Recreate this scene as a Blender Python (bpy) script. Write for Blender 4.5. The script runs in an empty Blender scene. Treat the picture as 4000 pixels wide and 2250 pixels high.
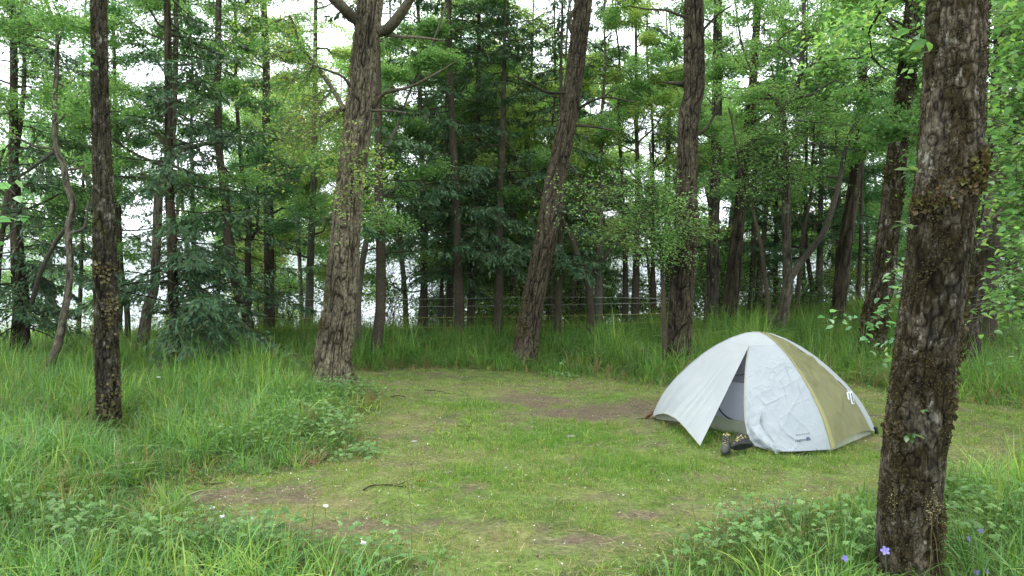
import bpy, math, random
import numpy as np
from mathutils import Vector
from mathutils.bvhtree import BVHTree
R = math.radians
scene = bpy.context.scene
COL = scene.collection

# ------------------------------------------------------------------ camera, sky, sun, exposure
CAMZ, F, CX, HY = 1.6, 3079.0, 2000.0, 1076.0        # eye height; focal length, centre and horizon in photo pixels
cam_d = bpy.data.cameras.new('camera'); cam = bpy.data.objects.new('camera', cam_d); COL.objects.link(cam)
cam.location = (0, 0, CAMZ); cam.rotation_euler = (R(90), 0, 0)
cam_d.sensor_width = 36; cam_d.lens = 36 * F / 4000; cam_d.shift_y = -(1125 - HY) / 4000
cam_d.clip_start = 0.05; cam_d.clip_end = 60000
scene.camera = cam

w = bpy.data.worlds.new("World"); scene.world = w; w.use_nodes = True
nt = w.node_tree; nt.nodes.clear()
wo = nt.nodes.new('ShaderNodeOutputWorld'); bg = nt.nodes.new('ShaderNodeBackground')
sky = nt.nodes.new('ShaderNodeTexSky'); sky.sky_type = 'NISHITA'; sky.sun_disc = False
SUN_EL, SUN_AZ = R(60), R(-28)      # soft light from high above the water, ahead and to the left
sky.sun_elevation = SUN_EL; sky.sun_rotation = SUN_AZ; sky.dust_density = 3.0
tc = nt.nodes.new('ShaderNodeTexCoord'); nz = nt.nodes.new('ShaderNodeTexNoise')
nz.inputs['Scale'].default_value = 2.2; nz.inputs['Detail'].default_value = 5
cr = nt.nodes.new('ShaderNodeValToRGB')
cr.color_ramp.elements[0].position = 0.3; cr.color_ramp.elements[0].color = (8.6, 9.3, 10.0, 1)
cr.color_ramp.elements[1].position = 0.7; cr.color_ramp.elements[1].color = (11.6, 12.0, 12.3, 1)
mx = nt.nodes.new('ShaderNodeMixRGB'); mx.inputs[0].default_value = 0.82
nt.links.new(tc.outputs['Generated'], nz.inputs['Vector']); nt.links.new(nz.outputs['Fac'], cr.inputs['Fac'])
nt.links.new(sky.outputs['Color'], mx.inputs[1]); nt.links.new(cr.outputs['Color'], mx.inputs[2])
nt.links.new(mx.outputs['Color'], bg.inputs['Color']); bg.inputs['Strength'].default_value = 0.15
nt.links.new(bg.outputs['Background'], wo.inputs['Surface'])

sl = bpy.data.lights.new('sun', 'SUN'); sl.energy = 1.3; sl.angle = R(25); sl.color = (1.0, 0.96, 0.9)
so = bpy.data.objects.new('sun', sl); COL.objects.link(so)
sd = Vector((math.sin(SUN_AZ) * math.cos(SUN_EL), math.cos(SUN_AZ) * math.cos(SUN_EL), math.sin(SUN_EL)))
so.rotation_euler = sd.to_track_quat('Z', 'Y').to_euler()

scene.view_settings.view_transform = 'Standard'; scene.view_settings.look = 'None'
scene.view_settings.gamma = 1; scene.view_settings.exposure = 1.12
try:
    scene.cycles.max_bounces = 8; scene.cycles.diffuse_bounces = 4; scene.cycles.transmission_bounces = 6; scene.cycles.volume_bounces = 1
    scene.cycles.transparent_max_bounces = 8; scene.cycles.use_denoising = True
    scene.cycles.caustics_reflective = False; scene.cycles.caustics_refractive = False
except Exception: pass

# ------------------------------------------------------------------ helpers
rng = np.random.default_rng(7)
def P(px, py, Y): return np.array([(px - CX) / F * Y, Y, CAMZ - (py - HY) / F * Y])
def G(px, py):
    Y = F * CAMZ / (py - HY); return np.array([(px - CX) / F * Y, Y])

def vnoise(x, y, z, seed=0):
    """vectorised value noise in -1..1"""
    xi, yi, zi = np.floor(x).astype(np.int64), np.floor(y).astype(np.int64), np.floor(z).astype(np.int64)
    fx, fy, fz = x - xi, y - yi, z - zi
    fx, fy, fz = fx*fx*(3-2*fx), fy*fy*(3-2*fy), fz*fz*(3-2*fz)
    def hsh(a, b, c):
        h = (a * 374761393 + b * 668265263 + c * 1274126177 + seed * 974634777) & 0xffffffff
        h = ((h ^ (h >> 13)) * 1103515245) & 0xffffffff
        h = ((h ^ (h >> 16)) * 2246822519) & 0xffffffff
        return ((h ^ (h >> 15)) & 0xffff) / 32767.5 - 1
    r = 0
    for dx in (0, 1):
        for dy in (0, 1):
            for dz in (0, 1):
                wgt = (fx if dx else 1-fx) * (fy if dy else 1-fy) * (fz if dz else 1-fz)
                r = r + wgt * hsh(xi+dx, yi+dy, zi+dz)
    return r
def fbm(x, y, z, oct=4, seed=0):
    r = 0; a = 1; t = 0
    for k in range(oct):
        r = r + a * vnoise(x * 2**k, y * 2**k, z * 2**k, seed + k); t += a; a *= 0.5
    return r / t
def sstep(a, b, x):
    t = np.clip((x - a) / (b - a), 0, 1); return t*t*(3-2*t)

def edge_y(x): return 20.5 + 1.3 * np.maximum(0, x - 6) + 0.6*np.sin(x*0.6)
def height(x, y):
    x = np.asarray(x, float); y = np.asarray(y, float)
    z0 = x*0
    h = 0.05*fbm(x*0.5, y*0.5, z0, 3, 5) + 0.012*fbm(x*4, y*4, z0, 2, 9)
    h = h + 0.10*sstep(13.5, 18, y) - 0.16*sstep(-3, -9, x)*sstep(11, 18, y) + 0.45*sstep(4, 9, x)*sstep(9, 20, y)
    e = edge_y(x)
    h = h - np.clip((y - e), 0, 10)*0.85 - sstep(0, 1.2, y-e)*0.1
    return h
def hz(x, y): return float(height(np.array([x]), np.array([y]))[0])

class MB:
    def __init__(s): s.v = []; s.f4 = []; s.f3 = []; s.c = []; s.n = 0; s.at = []
    def add(s, v, q=None, t=None, c=None):
        v = np.asarray(v, float).reshape(-1, 3)
        s.v.append(v)
        if q is not None and len(q): s.f4.append(np.asarray(q, np.int64).reshape(-1, 4) + s.n)
        if t is not None and len(t): s.f3.append(np.asarray(t, np.int64).reshape(-1, 3) + s.n)
        if c is None: c = np.ones((len(v), 3))
        c = np.asarray(c, float)
        if c.ndim == 1: c = np.tile(c, (len(v), 1))
        s.c.append(c); s.n += len(v)
    def mesh(s, name, smooth=True):
        v = np.concatenate(s.v) if s.v else np.zeros((0, 3)); c = np.concatenate(s.c) if s.c else np.zeros((0, 3))
        q = np.concatenate(s.f4) if s.f4 else np.zeros((0, 4), np.int64)
        t = np.concatenate(s.f3) if s.f3 else np.zeros((0, 3), np.int64)
        m = bpy.data.meshes.new(name)
        m.vertices.add(len(v)); m.vertices.foreach_set('co', v.astype(np.float32).ravel())
        loops = np.concatenate([q.ravel(), t.ravel()]).astype(np.int32)
        m.loops.add(len(loops)); m.loops.foreach_set('vertex_index', loops)
        nq, n3 = len(q), len(t)
        st = np.concatenate([np.arange(nq)*4, nq*4 + np.arange(n3)*3]).astype(np.int32)
        m.polygons.add(nq+n3); m.polygons.foreach_set('loop_start', st)
        try: m.polygons.foreach_set('loop_total', np.concatenate([np.full(nq, 4), np.full(n3, 3)]).astype(np.int32))
        except Exception: pass
        m.polygons.foreach_set('use_smooth', np.full(nq+n3, smooth, bool))
        a = m.color_attributes.new('col', 'FLOAT_COLOR', 'POINT')
        a.data.foreach_set('color', np.concatenate([c, np.ones((len(c), 1))], 1).astype(np.float32).ravel())
        m.update(calc_edges=True); m.validate()
        return m
    def build(s, name, mat, parent=None, smooth=True, origin=None):
        if origin is not None:
            s.v = [x - np.asarray(origin) for x in s.v]
        o = bpy.data.objects.new(name, s.mesh(name, smooth)); o.data.materials.append(mat); COL.objects.link(o)
        if parent is not None: o.parent = parent
        elif origin is not None: o.location = origin
        return o

def tag(o, label=None, cat=None, group=None, kind=None):
    if label: o['label'] = label
    if cat: o['category'] = cat
    if group: o['group'] = group
    if kind: o['kind'] = kind
    return o
def empty(name, loc, label, cat, group=None):
    o = bpy.data.objects.new(name, None); o.empty_display_size = 0.2; o.location = loc; COL.objects.link(o)
    return tag(o, label, cat, group)

def norm(v): return v / np.maximum(np.linalg.norm(v, axis=-1, keepdims=True), 1e-9)
def frames(pts):
    t = norm(np.gradient(pts, axis=0)); m = t.mean(0)
    ref = np.eye(3)[np.argmin(np.abs(m))]
    u = norm(np.cross(t, ref)); v = np.cross(t, u)
    return t, u, v
def tube_arrays(pts, r, ns, rad=None):
    """rad: optional array (n, ns) of radii"""
    pts = np.asarray(pts, float); n = len(pts); t, u, v = frames(pts)
    a = np.arange(ns) / ns * 2*np.pi
    rr = np.tile(np.asarray(r, float).reshape(-1, 1), (1, ns)) if rad is None else rad
    V = pts[:, None, :] + rr[..., None] * (np.cos(a)[None, :, None]*u[:, None, :] + np.sin(a)[None, :, None]*v[:, None, :])
    i = np.arange(n-1)[:, None]*ns; j = np.arange(ns)[None, :]; k = (j+1) % ns
    q = np.stack([i+j, i+k, i+ns+k, i+ns+j], -1).reshape(-1, 4)
    return V.reshape(-1, 3), q
def cap(mb_v, q): pass
def resample(pts, r, step):
    """Catmull-Rom through control points, resampled by length"""
    pts = np.asarray(pts, float); r = np.asarray(r, float)
    A = np.concatenate([pts, r[:, None]], 1)
    A = np.concatenate([2*A[:1]-A[1:2], A, 2*A[-1:]-A[-2:-1]])
    out = []
    for i in range(1, len(A)-2):
        L = np.linalg.norm(A[i+1, :3]-A[i, :3]); n = max(2, int(L/step)); s = np.arange(n)/n
        p0, p1, p2, p3 = A[i-1], A[i], A[i+1], A[i+2]
        s = s[:, None]
        out.append(0.5*((2*p1)+(-p0+p2)*s+(2*p0-5*p1+4*p2-p3)*s**2+(-p0+3*p1-3*p2+p3)*s**3))
    out.append(A[-2:-1]); A = np.concatenate(out)
    return A[:, :3], np.maximum(A[:, 3], 0.002)

def mat(name, base=(0.5, 0.5, 0.5), rough=0.8, spec=0.3, trans=0.0, vcol=False, setup=None):
    m = bpy.data.materials.new(name); m.use_nodes = True; n = m.node_tree; N = n.nodes; L = n.links
    N.clear(); out = N.new('ShaderNodeOutputMaterial'); b = N.new('ShaderNodeBsdfPrincipled')
    b.inputs['Base Color'].default_value = (*base, 1); b.inputs['Roughness'].default_value = rough
    b.inputs['Specular IOR Level'].default_value = spec
    col = None
    if vcol:
        a = N.new('ShaderNodeAttribute'); a.attribute_name = 'col'; col = a.outputs['Color']
        L.new(col, b.inputs['Base Color'])
    sh = b.outputs['BSDF']
    if trans > 0:
        t = N.new('ShaderNodeBsdfTranslucent'); t.inputs['Color'].default_value = (*base, 1)
        if vcol:
            g = N.new('ShaderNodeMixRGB'); g.blend_type = 'MULTIPLY'; g.inputs[0].default_value = 1
            L.new(col, g.inputs[1]); g.inputs[2].default_value = (1.25, 1.25, 0.7, 1); L.new(g.outputs[0], t.inputs['Color'])
        x = N.new('ShaderNodeMixShader'); x.inputs[0].default_value = trans
        L.new(sh, x.inputs[1]); L.new(t.outputs[0], x.inputs[2]); sh = x.outputs[0]
    L.new(sh, out.inputs['Surface'])
    if setup: setup(n, N, L, b, col)
    return m
def ramp(N, L, src, stops):
    r = N.new('ShaderNodeValToRGB'); L.new(src, r.inputs['Fac'])
    while len(r.color_ramp.elements) < len(stops): r.color_ramp.elements.new(0.5)
    for e, (p, c) in zip(r.color_ramp.elements, stops): e.position = p; e.color = (*c, 1)
    return r.outputs['Color']
def noise(N, L, scale, detail=4, sc=(1, 1, 1), coord='Object', rough=0.55):
    t = N.new('ShaderNodeTexCoord'); mp = N.new('ShaderNodeMapping'); mp.inputs['Scale'].default_value = sc
    L.new(t.outputs[coord], mp.inputs['Vector']); n = N.new('ShaderNodeTexNoise')
    n.inputs['Scale'].default_value = scale; n.inputs['Detail'].default_value = detail; n.inputs['Roughness'].default_value = rough
    L.new(mp.outputs[0], n.inputs['Vector']); return n.outputs['Fac']
def mixc(N, L, fac, a, b, mode='MIX'):
    m = N.new('ShaderNodeMixRGB'); m.blend_type = mode
    for i, s in ((0, fac), (1, a), (2, b)):
        if isinstance(s, (int, float)): m.inputs[i].default_value = s
        elif isinstance(s, tuple): m.inputs[i].default_value = (*s, 1)
        else: L.new(s, m.inputs[i])
    return m.outputs[0]
def bump(N, L, b, src, dist, strength=1.0):
    k = N.new('ShaderNodeBump'); k.inputs['Distance'].default_value = dist; k.inputs['Strength'].default_value = strength
    L.new(src, k.inputs['Height']); L.new(k.outputs[0], b.inputs['Normal'])

# ------------------------------------------------------------------ materials
def bark_setup(light, dark, patch, patch_lo, patch_hi, moss, moss_lo, moss_hi, streak=(4, 4, 1.6), fine=22, bd=0.02):
    def f(n, N, L, b, col):
        a = noise(N, L, fine, 8, streak, rough=.7)                       # vertical plates
        c = ramp(N, L, a, [(0.38, dark), (0.47, tuple(0.35*x+.65*y for x, y in zip(dark, light))), (0.60, light)])
        p = noise(N, L, 13, 9, (1, 1, .6), rough=.7); pf = ramp(N, L, p, [(patch_lo, (0, 0, 0)), (patch_hi, (1, 1, 1))])
        c = mixc(N, L, pf, c, patch)
        q = noise(N, L, 7, 9, (1, 1, .45), rough=.75); qf = ramp(N, L, q, [(moss_lo, (0, 0, 0)), (moss_hi, (1, 1, 1))])
        c = mixc(N, L, qf, c, moss)
        lw = noise(N, L, 1.7, 4, (1, 1, .5)); c = mixc(N, L, 1.0, c, ramp(N, L, lw, [(.34, (.50, .50, .47)), (.62, (1.25, 1.22, 1.15))]), 'MULTIPLY')
        c = mixc(N, L, 1.0, c, col, 'MULTIPLY')                # furrows: the inner bark is darker than the plate
        L.new(c, b.inputs['Base Color'])
        bump(N, L, b, a, bd)
    return f
M = {}
M['bark_furrowed'] = mat('bark_furrowed', rough=0.95, spec=0.1, vcol=True, setup=bark_setup((.25, .225, .17), (.055, .047, .034), (.33, .30, .24), .58, .70, (.09, .09, .03), .60, .70, (4, 4, 1.8), 12))
M['bark_brown'] = mat('bark_brown', rough=0.95, spec=0.1, vcol=True, setup=bark_setup((.13, .112, .086), (.034, .029, .022), (.20, .19, .155), .60, .72, (.07, .07, .025), .60, .72, (4, 4, 1.8), 12))
M['bark_lichen'] = mat('bark_lichen', rough=0.95, spec=0.1, vcol=True, setup=bark_setup((.17, .152, .122), (.036, .03, .024), (.33, .325, .295), .57, .61, (.046, .038, .020), .46, .53, (1.6, 1.6, .7), 26, .02))
M['bark_dark'] = mat('bark_dark', rough=0.95, spec=0.1, vcol=True, setup=bark_setup((.115, .097, .075), (.032, .027, .02), (.16, .16, .13), .58, .7, (.06, .07, .025), .56, .7))
M['bark_mossy'] = mat('bark_mossy', rough=0.95, spec=0.1, vcol=True, setup=bark_setup((.085, .076, .062), (.016, .014, .011), (.21, .21, .18), .55, .60, (.050, .050, .020), .50, .58, (1.6, 1.6, .7), 24))
M['bark_grey'] = mat('bark_grey', rough=0.9, spec=0.15, vcol=True, setup=bark_setup((.19, .175, .145), (.07, .06, .048), (.27, .27, .23), .58, .66, (.12, .13, .06), .6, .72, (3, 3, 2)))
M['leaf'] = mat('leaf', rough=0.33, spec=0.6, trans=0.52, vcol=True)
M['needle'] = mat('needle', rough=0.5, spec=0.4, trans=0.25, vcol=True)
M['grass'] = mat('grass', rough=0.5, spec=0.35, trans=0.35, vcol=True)
M['litter'] = mat('litter', rough=0.85, spec=0.2, vcol=True)
M['moss'] = mat('moss', rough=0.95, spec=0.1, trans=0.15, vcol=True)

def ground_setup(n, N, L, b, col):
    a = noise(N, L, 30, 8); c1 = noise(N, L, 5, 5)
    v = ramp(N, L, a, [(0.3, (.62, .62, .62)), (0.7, (1.35, 1.35, 1.35))])
    v2 = ramp(N, L, c1, [(0.3, (.8, .8, .8)), (0.7, (1.2, 1.2, 1.2))])
    c = mixc(N, L, 1.0, col, v, 'MULTIPLY'); c = mixc(N, L, 1.0, c, v2, 'MULTIPLY')
    s = noise(N, L, 160, 2); sf = ramp(N, L, s, [(.66, (0, 0, 0)), (.70, (1, 1, 1))])
    c = mixc(N, L, sf, c, (.34, .28, .2))
    L.new(c, b.inputs['Base Color']); bump(N, L, b, a, 0.03, .8)
M['ground'] = mat('ground', rough=0.95, spec=0.1, vcol=True, setup=ground_setup)
def water_setup(n, N, L, b, col):
    a = noise(N, L, 0.8, 4, (1, .35, 1)); bump(N, L, b, a, 0.10, .4)
M['water'] = mat('water', (.05, .09, .10), rough=0.12, spec=0.6, setup=water_setup)
def hill_setup(n, N, L, b, col):
    a = noise(N, L, 0.004, 6); L.new(ramp(N, L, a, [(0.35, (.05, .09, .05)), (0.65, (.16, .18, .15))]), b.inputs['Base Color'])
M['hill'] = mat('hill', rough=1, spec=0, setup=hill_setup)

# ------------------------------------------------------------------ layout masks of the clearing
poly = [G(*p) for p in [(1390, 1452), (1700, 1436), (2000, 1450), (2300, 1472), (2560, 1510), (2850, 1480), (3300, 1500), (3500, 1540),
        (4100, 1600), (4300, 1700), (4000, 1790), (3600, 1850), (3300, 1940), (2950, 2010), (2650, 2120), (2450, 2290), (1900, 2330),
        (1500, 2200), (1150, 2120), (820, 2040), (640, 1960), (800, 1900), (1130, 1850), (1290, 1800), (1420, 1745), (1390, 1640), (1480, 1560), (1330, 1480)]]
poly = np.array(poly)
def poly_dist(x, y):
    """signed distance to the clearing's edge, positive inside"""
    x = np.asarray(x, float); y = np.asarray(y, float)
    ins = np.zeros(x.shape, bool); d = np.full(x.shape, 1e9)
    for i in range(len(poly)):
        x0, y0 = poly[i]; x1, y1 = poly[(i+1) % len(poly)]
        c = ((y0 > y) != (y1 > y)) & (x < (x1-x0)*(y-y0)/(y1-y0+1e-12)+x0); ins ^= c
        t = np.clip(((x-x0)*(x1-x0)+(y-y0)*(y1-y0))/((x1-x0)**2+(y1-y0)**2), 0, 1)
        d = np.minimum(d, np.hypot(x-x0-t*(x1-x0), y-y0-t*(y1-y0)))
    return np.where(ins, d, -d) + 0.14*fbm(x*2.2, y*2.2, x*0, 3, 31)
def blob(x, y, cx, cy, rx, ry, rot=0):
    c = G(cx, cy); Y = c[1]; ex = rx/F*Y; ey = ry/F*Y*Y/CAMZ
    return np.exp(-(((x-c[0])/ex)**2 + ((y-c[1])/ey)**2))
DIRT = [(2380, 1608, 400, 42, 1.6), (2080, 1562, 240, 30, 1.15), (2650, 1660, 120, 40, .6), (1000, 1950, 360, 42, 1.25), (1750, 1650, 130, 20, .5), (1700, 1905, 130, 14, .35), (2450, 2010, 150, 28, 1.15),
        (2350, 2120, 170, 38, 1.2), (1330, 2070, 380, 45, 1.05), (1500, 1760, 150, 25, .5), (3060, 1950, 130, 30, .6), (3100, 1850, 150, 30, .5), (2650, 2180, 200, 40, .4), (1650, 1590, 120, 15, .5), (2800, 1790, 120, 30, .5)]
def dirt(x, y):
    d = x*0
    for a, b_, c, e, s in DIRT: d = np.maximum(d, s*blob(x, y, a, b_, c, e))
    return np.clip(np.maximum(d*1.05 - 0.30, .04) + 0.85*fbm(x*3.2, y*3.2, x*0, 3, 77) + .75*fbm(x*14, y*14, x*0, 3, 78), 0, 1)
LUSH = [(1830, 1590, 190, 22), (2150, 1710, 330, 60), (2450, 1830, 380, 70), (2700, 1700, 150, 50), (1850, 1870, 250, 60), (3050, 1790, 400, 30)]
def lush(x, y):
    d = x*0
    for a, b_, c, e in LUSH: d = np.maximum(d, blob(x, y, a, b_, c, e))
    return np.clip(d + 0.45*fbm(x*2.3, y*2.3, x*0, 3, 15), 0, 1)

# ------------------------------------------------------------------ ground, water, hills
def grid_ground():
    xs = np.unique(np.concatenate([np.linspace(-90, -14, 30), np.arange(-14, 14, .06), np.linspace(14, 90, 30)]))
    ys = np.unique(np.concatenate([np.linspace(-60, 2.5, 26), np.arange(2.5, 24, .06), np.linspace(24, 60, 40)]))
    X, Y = np.meshgrid(xs, ys); x = X.ravel(); y = Y.ravel(); z = height(x, y)
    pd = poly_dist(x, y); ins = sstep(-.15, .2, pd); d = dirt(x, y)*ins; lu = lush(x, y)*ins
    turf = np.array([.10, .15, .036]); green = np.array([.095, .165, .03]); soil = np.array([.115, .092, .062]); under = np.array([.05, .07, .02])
    straw = np.array([.19, .165, .08]); sf = np.clip(.15+.9*fbm(x*1.7, y*1.7, x*0, 3, 41), 0, .75)[:, None]
    c = (turf*(1+.5*fbm(x*6, y*6, x*0, 3, 43))[:, None])*(1-lu[:, None]) + green*lu[:, None]; c = c*(1-sf*(1-lu[:, None])) + straw*sf*(1-lu[:, None])
    c = c*(1-d[:, None]) + soil*d[:, None]
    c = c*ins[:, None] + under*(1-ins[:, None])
    nx, ny = len(xs), len(ys); i = np.arange(ny-1)[:, None]*nx; j = np.arange(nx-1)[None, :]
    q = np.stack([i+j, i+j+1, i+nx+j+1, i+nx+j], -1).reshape(-1, 4)
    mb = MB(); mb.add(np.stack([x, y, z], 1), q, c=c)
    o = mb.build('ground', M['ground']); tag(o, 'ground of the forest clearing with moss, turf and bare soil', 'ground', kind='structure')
grid_ground()
mb = MB(); xs = np.array([-11500, -60, 60, 11500.]); ys = np.array([18, 60, 400, 11500.])
X, Y = np.meshgrid(xs, ys); i = np.arange(3)[:, None]*4; j = np.arange(3)[None, :]
mb.add(np.stack([X.ravel(), Y.ravel(), X.ravel()*0-7.0], 1), np.stack([i+j, i+j+1, i+5+j, i+4+j], -1).reshape(-1, 4))
tag(mb.build('water', M['water']), 'pale open water seen between the trunks below the bluff', 'water', kind='structure')
def hills():
    n = 220; a = np.linspace(-1.0, 1.0, n); mb = MB(); rows = []
    D = 9000
    for k, (dd, hh) in enumerate([(0, -8), (500, .45), (1100, 1.0), (2200, .8)]):
        x = np.sin(a)*(D+dd); y = np.cos(a)*(D+dd)
        z = np.full(n, -8.0) if k == 0 else hh*(420 + 260*fbm(a*6, a*0, a*0+k, 5, 3))
        rows.append(np.stack([x, y, z], 1))
    i = np.arange(3)[:, None]*n; j = np.arange(n-1)[None, :]
    mb.add(np.concatenate(rows), np.stack([i+j, i+j+1, i+n+j+1, i+n+j], -1).reshape(-1, 4))
    tag(mb.build('hills', M['hill']), 'hazy far shore hills beyond the water', 'hills', kind='structure')
hills()
def haze():
    mb = MB(); v = np.array([[x, y, z] for x in (-12000, 12000) for y in (-90, 12500) for z in (-17.5, 900)], float)
    mb.add(v, [[0, 1, 3, 2], [4, 6, 7, 5], [0, 4, 5, 1], [2, 3, 7, 6], [0, 2, 6, 4], [1, 5, 7, 3]])
    m = bpy.data.materials.new('haze'); m.use_nodes = True; N = m.node_tree.nodes; N.clear(); o = N.new('ShaderNodeOutputMaterial'); p = N.new('ShaderNodeVolumePrincipled')
    p.inputs['Color'].default_value = (.93, .96, 1, 1); p.inputs['Density'].default_value = HAZE; p.inputs['Anisotropy'].default_value = 0.2
    m.node_tree.links.new(p.outputs[0], o.inputs['Volume']); tag(mb.build('haze', m, smooth=False), 'pale damp air over the water', 'haze', kind='stuff')
HAZE = 0.00008
haze()

# ------------------------------------------------------------------ leaves, needles
def leaf_batch(mb, pos, size, col, rs, flat=0.8, narrow=0.6, detail=False, droop=0.25):
    """many separate leaves; each is folded along its midrib"""
    n = len(pos)
    if n == 0: return
    az = rs.uniform(0, 2*np.pi, n); dr = rs.normal(-droop, .35, n)
    D = norm(np.stack([np.cos(az), np.sin(az), dr], 1))
    Nn = norm(np.stack([rs.normal(0, flat, n), rs.normal(0, flat, n), np.ones(n)], 1))
    S = norm(np.cross(D, Nn)); Nn = np.cross(S, D)
    s = (size*rs.uniform(.65, 1.25, n))[:, None]; wd = s*narrow*.5
    b0 = pos; tip = pos + D*s - Nn*s*.12
    if not detail:
        l = pos + D*s*.42 + S*wd + Nn*s*.10; r = pos + D*s*.42 - S*wd + Nn*s*.10
        V = np.stack([b0, l, tip, r], 1).reshape(-1, 3)
        q = np.arange(n)[:, None]*4 + np.array([0, 1, 2, 3])
        mb.add(V, q, c=np.repeat(col, 4, 0)); return
    l1 = pos + D*s*.28 + S*wd*.95 + Nn*s*.06; l2 = pos + D*s*.66 + S*wd*.72 + Nn*s*.05
    r1 = pos + D*s*.28 - S*wd*.95 + Nn*s*.06; r2 = pos + D*s*.66 - S*wd*.72 + Nn*s*.05
    V = np.stack([b0, l1, l2, tip, r2, r1], 1).reshape(-1, 3); k = np.arange(n)[:, None]*6
    mb.add(V, np.concatenate([k+np.array([0, 1, 2, 3]), k+np.array([0, 3, 4, 5])]), c=np.repeat(col, 6, 0))
PAL = {'fresh': [(.062, .125, .042), (.085, .150, .050), (.045, .098, .038), (.112, .170, .062)],
       'blue':  [(.045, .105, .050), (.060, .130, .058), (.035, .085, .040), (.085, .150, .070)],
       'yellow':[(.095, .150, .042), (.120, .175, .055), (.070, .125, .040), (.160, .175, .055)],
       'deep':  [(.040, .085, .030), (.050, .105, .035), (.030, .070, .025), (.075, .125, .040)]}
LEAFK = 6.2; LEAFB = 2.9
def leaf_colors(n, pal, rs):
    p = np.array(PAL[pal]); c = p[rs.integers(0, len(p), n)]*rs.uniform(.75, 1.25, (n, 1))*LEAFB; return c
def branch_curve(p0, az, L, up, rs, n=6, wig=.12, droop=.0):
    s = np.linspace(0, 1, n)
    d = np.array([math.cos(az), math.sin(az), up]); d /= np.linalg.norm(d)
    pts = p0 + d*L*s[:, None]; wv = np.cumsum(rs.normal(0, wig*L/n, (n, 3)), 0); wv -= wv[0]
    pts = pts + wv; pts[:, 2] -= droop*L*s**2
    return pts
def deciduous_crown(tb, lb, axis, rad, z0, rs, pal, leaves, lsize, blen=2.2, every=.38, side=None, narrow=.62, detail=False, ztop=8.5, thick=.014, dead=0.0, clump=.16):
    """branches leave the trunk axis above z0; leaves hang in sprays along the twigs"""
    H = axis[-1, 2]; cand = []; zz = z0
    anchors = []
    while zz < H-.1:
        i = min(np.searchsorted(axis[:, 2], zz), len(axis)-1)
        p = axis[i]; f = (zz-z0)/(H-z0+1e-6)
        L = blen*(1-.45*f)*rs.uniform(.6, 1.15)
        az = rs.uniform(0, 2*np.pi) if side is None else rs.normal(side[0], side[1])
        c = branch_curve(p, az, L, rs.uniform(.05, .75), rs, 7, .35, rs.uniform(-.1, .3))
        r0 = min(rad[i]*.55, thick*(.5+L/2))
        V, q = tube_arrays(c, np.linspace(r0, .004, 7), 5); tb.add(V, q, c=np.full((len(V), 3), .9))
        wt = 1.0 if zz < ztop else .3
        if rs.random() < dead: zz += every; continue
        for k in range(2, 7):
            for m in range(2):
                sL = L*rs.uniform(.22, .42)
                sc = branch_curve(c[k], az+rs.choice([-1, 1])*rs.uniform(.4, 1.4), sL, rs.uniform(-.3, .5), rs, 4, .35, .2)
                V, q = tube_arrays(sc, np.linspace(max(.0035, r0*.3), .002, 4), 3); tb.add(V, q, c=np.full((len(V), 3), .9))
                anchors.append((sc, wt))
        zz += every*rs.uniform(.6, 1.4)
    if not anchors: return
    leaves = leaves*LEAFK
    wts = np.array([a[1] for a in anchors]); wts *= rs.gamma(1.5, 1, len(wts)); cnt = rs.poisson(leaves*wts/wts.sum())
    pos = []
    for (sc, _), n in zip(anchors, cnt):
        if n == 0: continue
        s = rs.uniform(0, 3, n); i = np.minimum(s.astype(int), 2); fr = (s-i)[:, None]
        pos.append(sc[i]*(1-fr)+sc[i+1]*fr + rs.normal(0, clump*.6, (n, 3))*np.array([1, 1, .7]))
    pos = np.concatenate(pos)
    leaf_batch(lb, pos, lsize, leaf_colors(len(pos), pal, rs), rs, .75, narrow, detail)
def spray(tb, lb, p0, tip, n, lsize, pal, rs, spread=.12, narrow=.6, detail=True, r=.006, twigs=4):
    """one leafy shoot from p0 to tip"""
    p0 = np.asarray(p0, float); tip = np.asarray(tip, float); L = np.linalg.norm(tip-p0)
    s = np.linspace(0, 1, 7)[:, None]; c = p0*(1-s)+tip*s; c[1:-1] += rs.normal(0, .04*L, (5, 3)); c[:, 2] += (np.sin(s[:, 0]*np.pi))*.08*L
    V, q = tube_arrays(c, np.linspace(r, r*.3, 7), 5); tb.add(V, q, c=np.full((len(V), 3), .9))
    pos = []
    for k in range(twigs):
        i = rs.integers(1, 6); d = c[i+1]-c[i]; d = d/np.linalg.norm(d)
        tw = branch_curve(c[i], math.atan2(d[1], d[0])+rs.choice([-1, 1])*rs.uniform(.3, 1.1), L*rs.uniform(.2, .45), rs.uniform(-.3, .3), rs, 4, .3, .2)
        V, q = tube_arrays(tw, np.linspace(r*.5, r*.2, 4), 4); tb.add(V, q, c=np.full((len(V), 3), .9))
        m = max(1, int(n*.6/twigs)); f = rs.uniform(0, 3, m); i2 = np.minimum(f.astype(int), 2); fr = (f-i2)[:, None]
        pos.append(tw[i2]*(1-fr)+tw[i2+1]*fr + rs.normal(0, spread*.3, (m, 3)))
    m = int(n*.4)+1; f = rs.uniform(.5, 6, m); i2 = np.minimum(f.astype(int), 5); fr = (f-i2)[:, None]
    pos.append(c[i2]*(1-fr)+c[i2+1]*fr + rs.normal(0, spread*.3, (m, 3)))
    pos = np.concatenate(pos); leaf_batch(lb, pos, lsize, leaf_colors(len(pos), pal, rs), rs, .6, narrow, detail)

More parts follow.
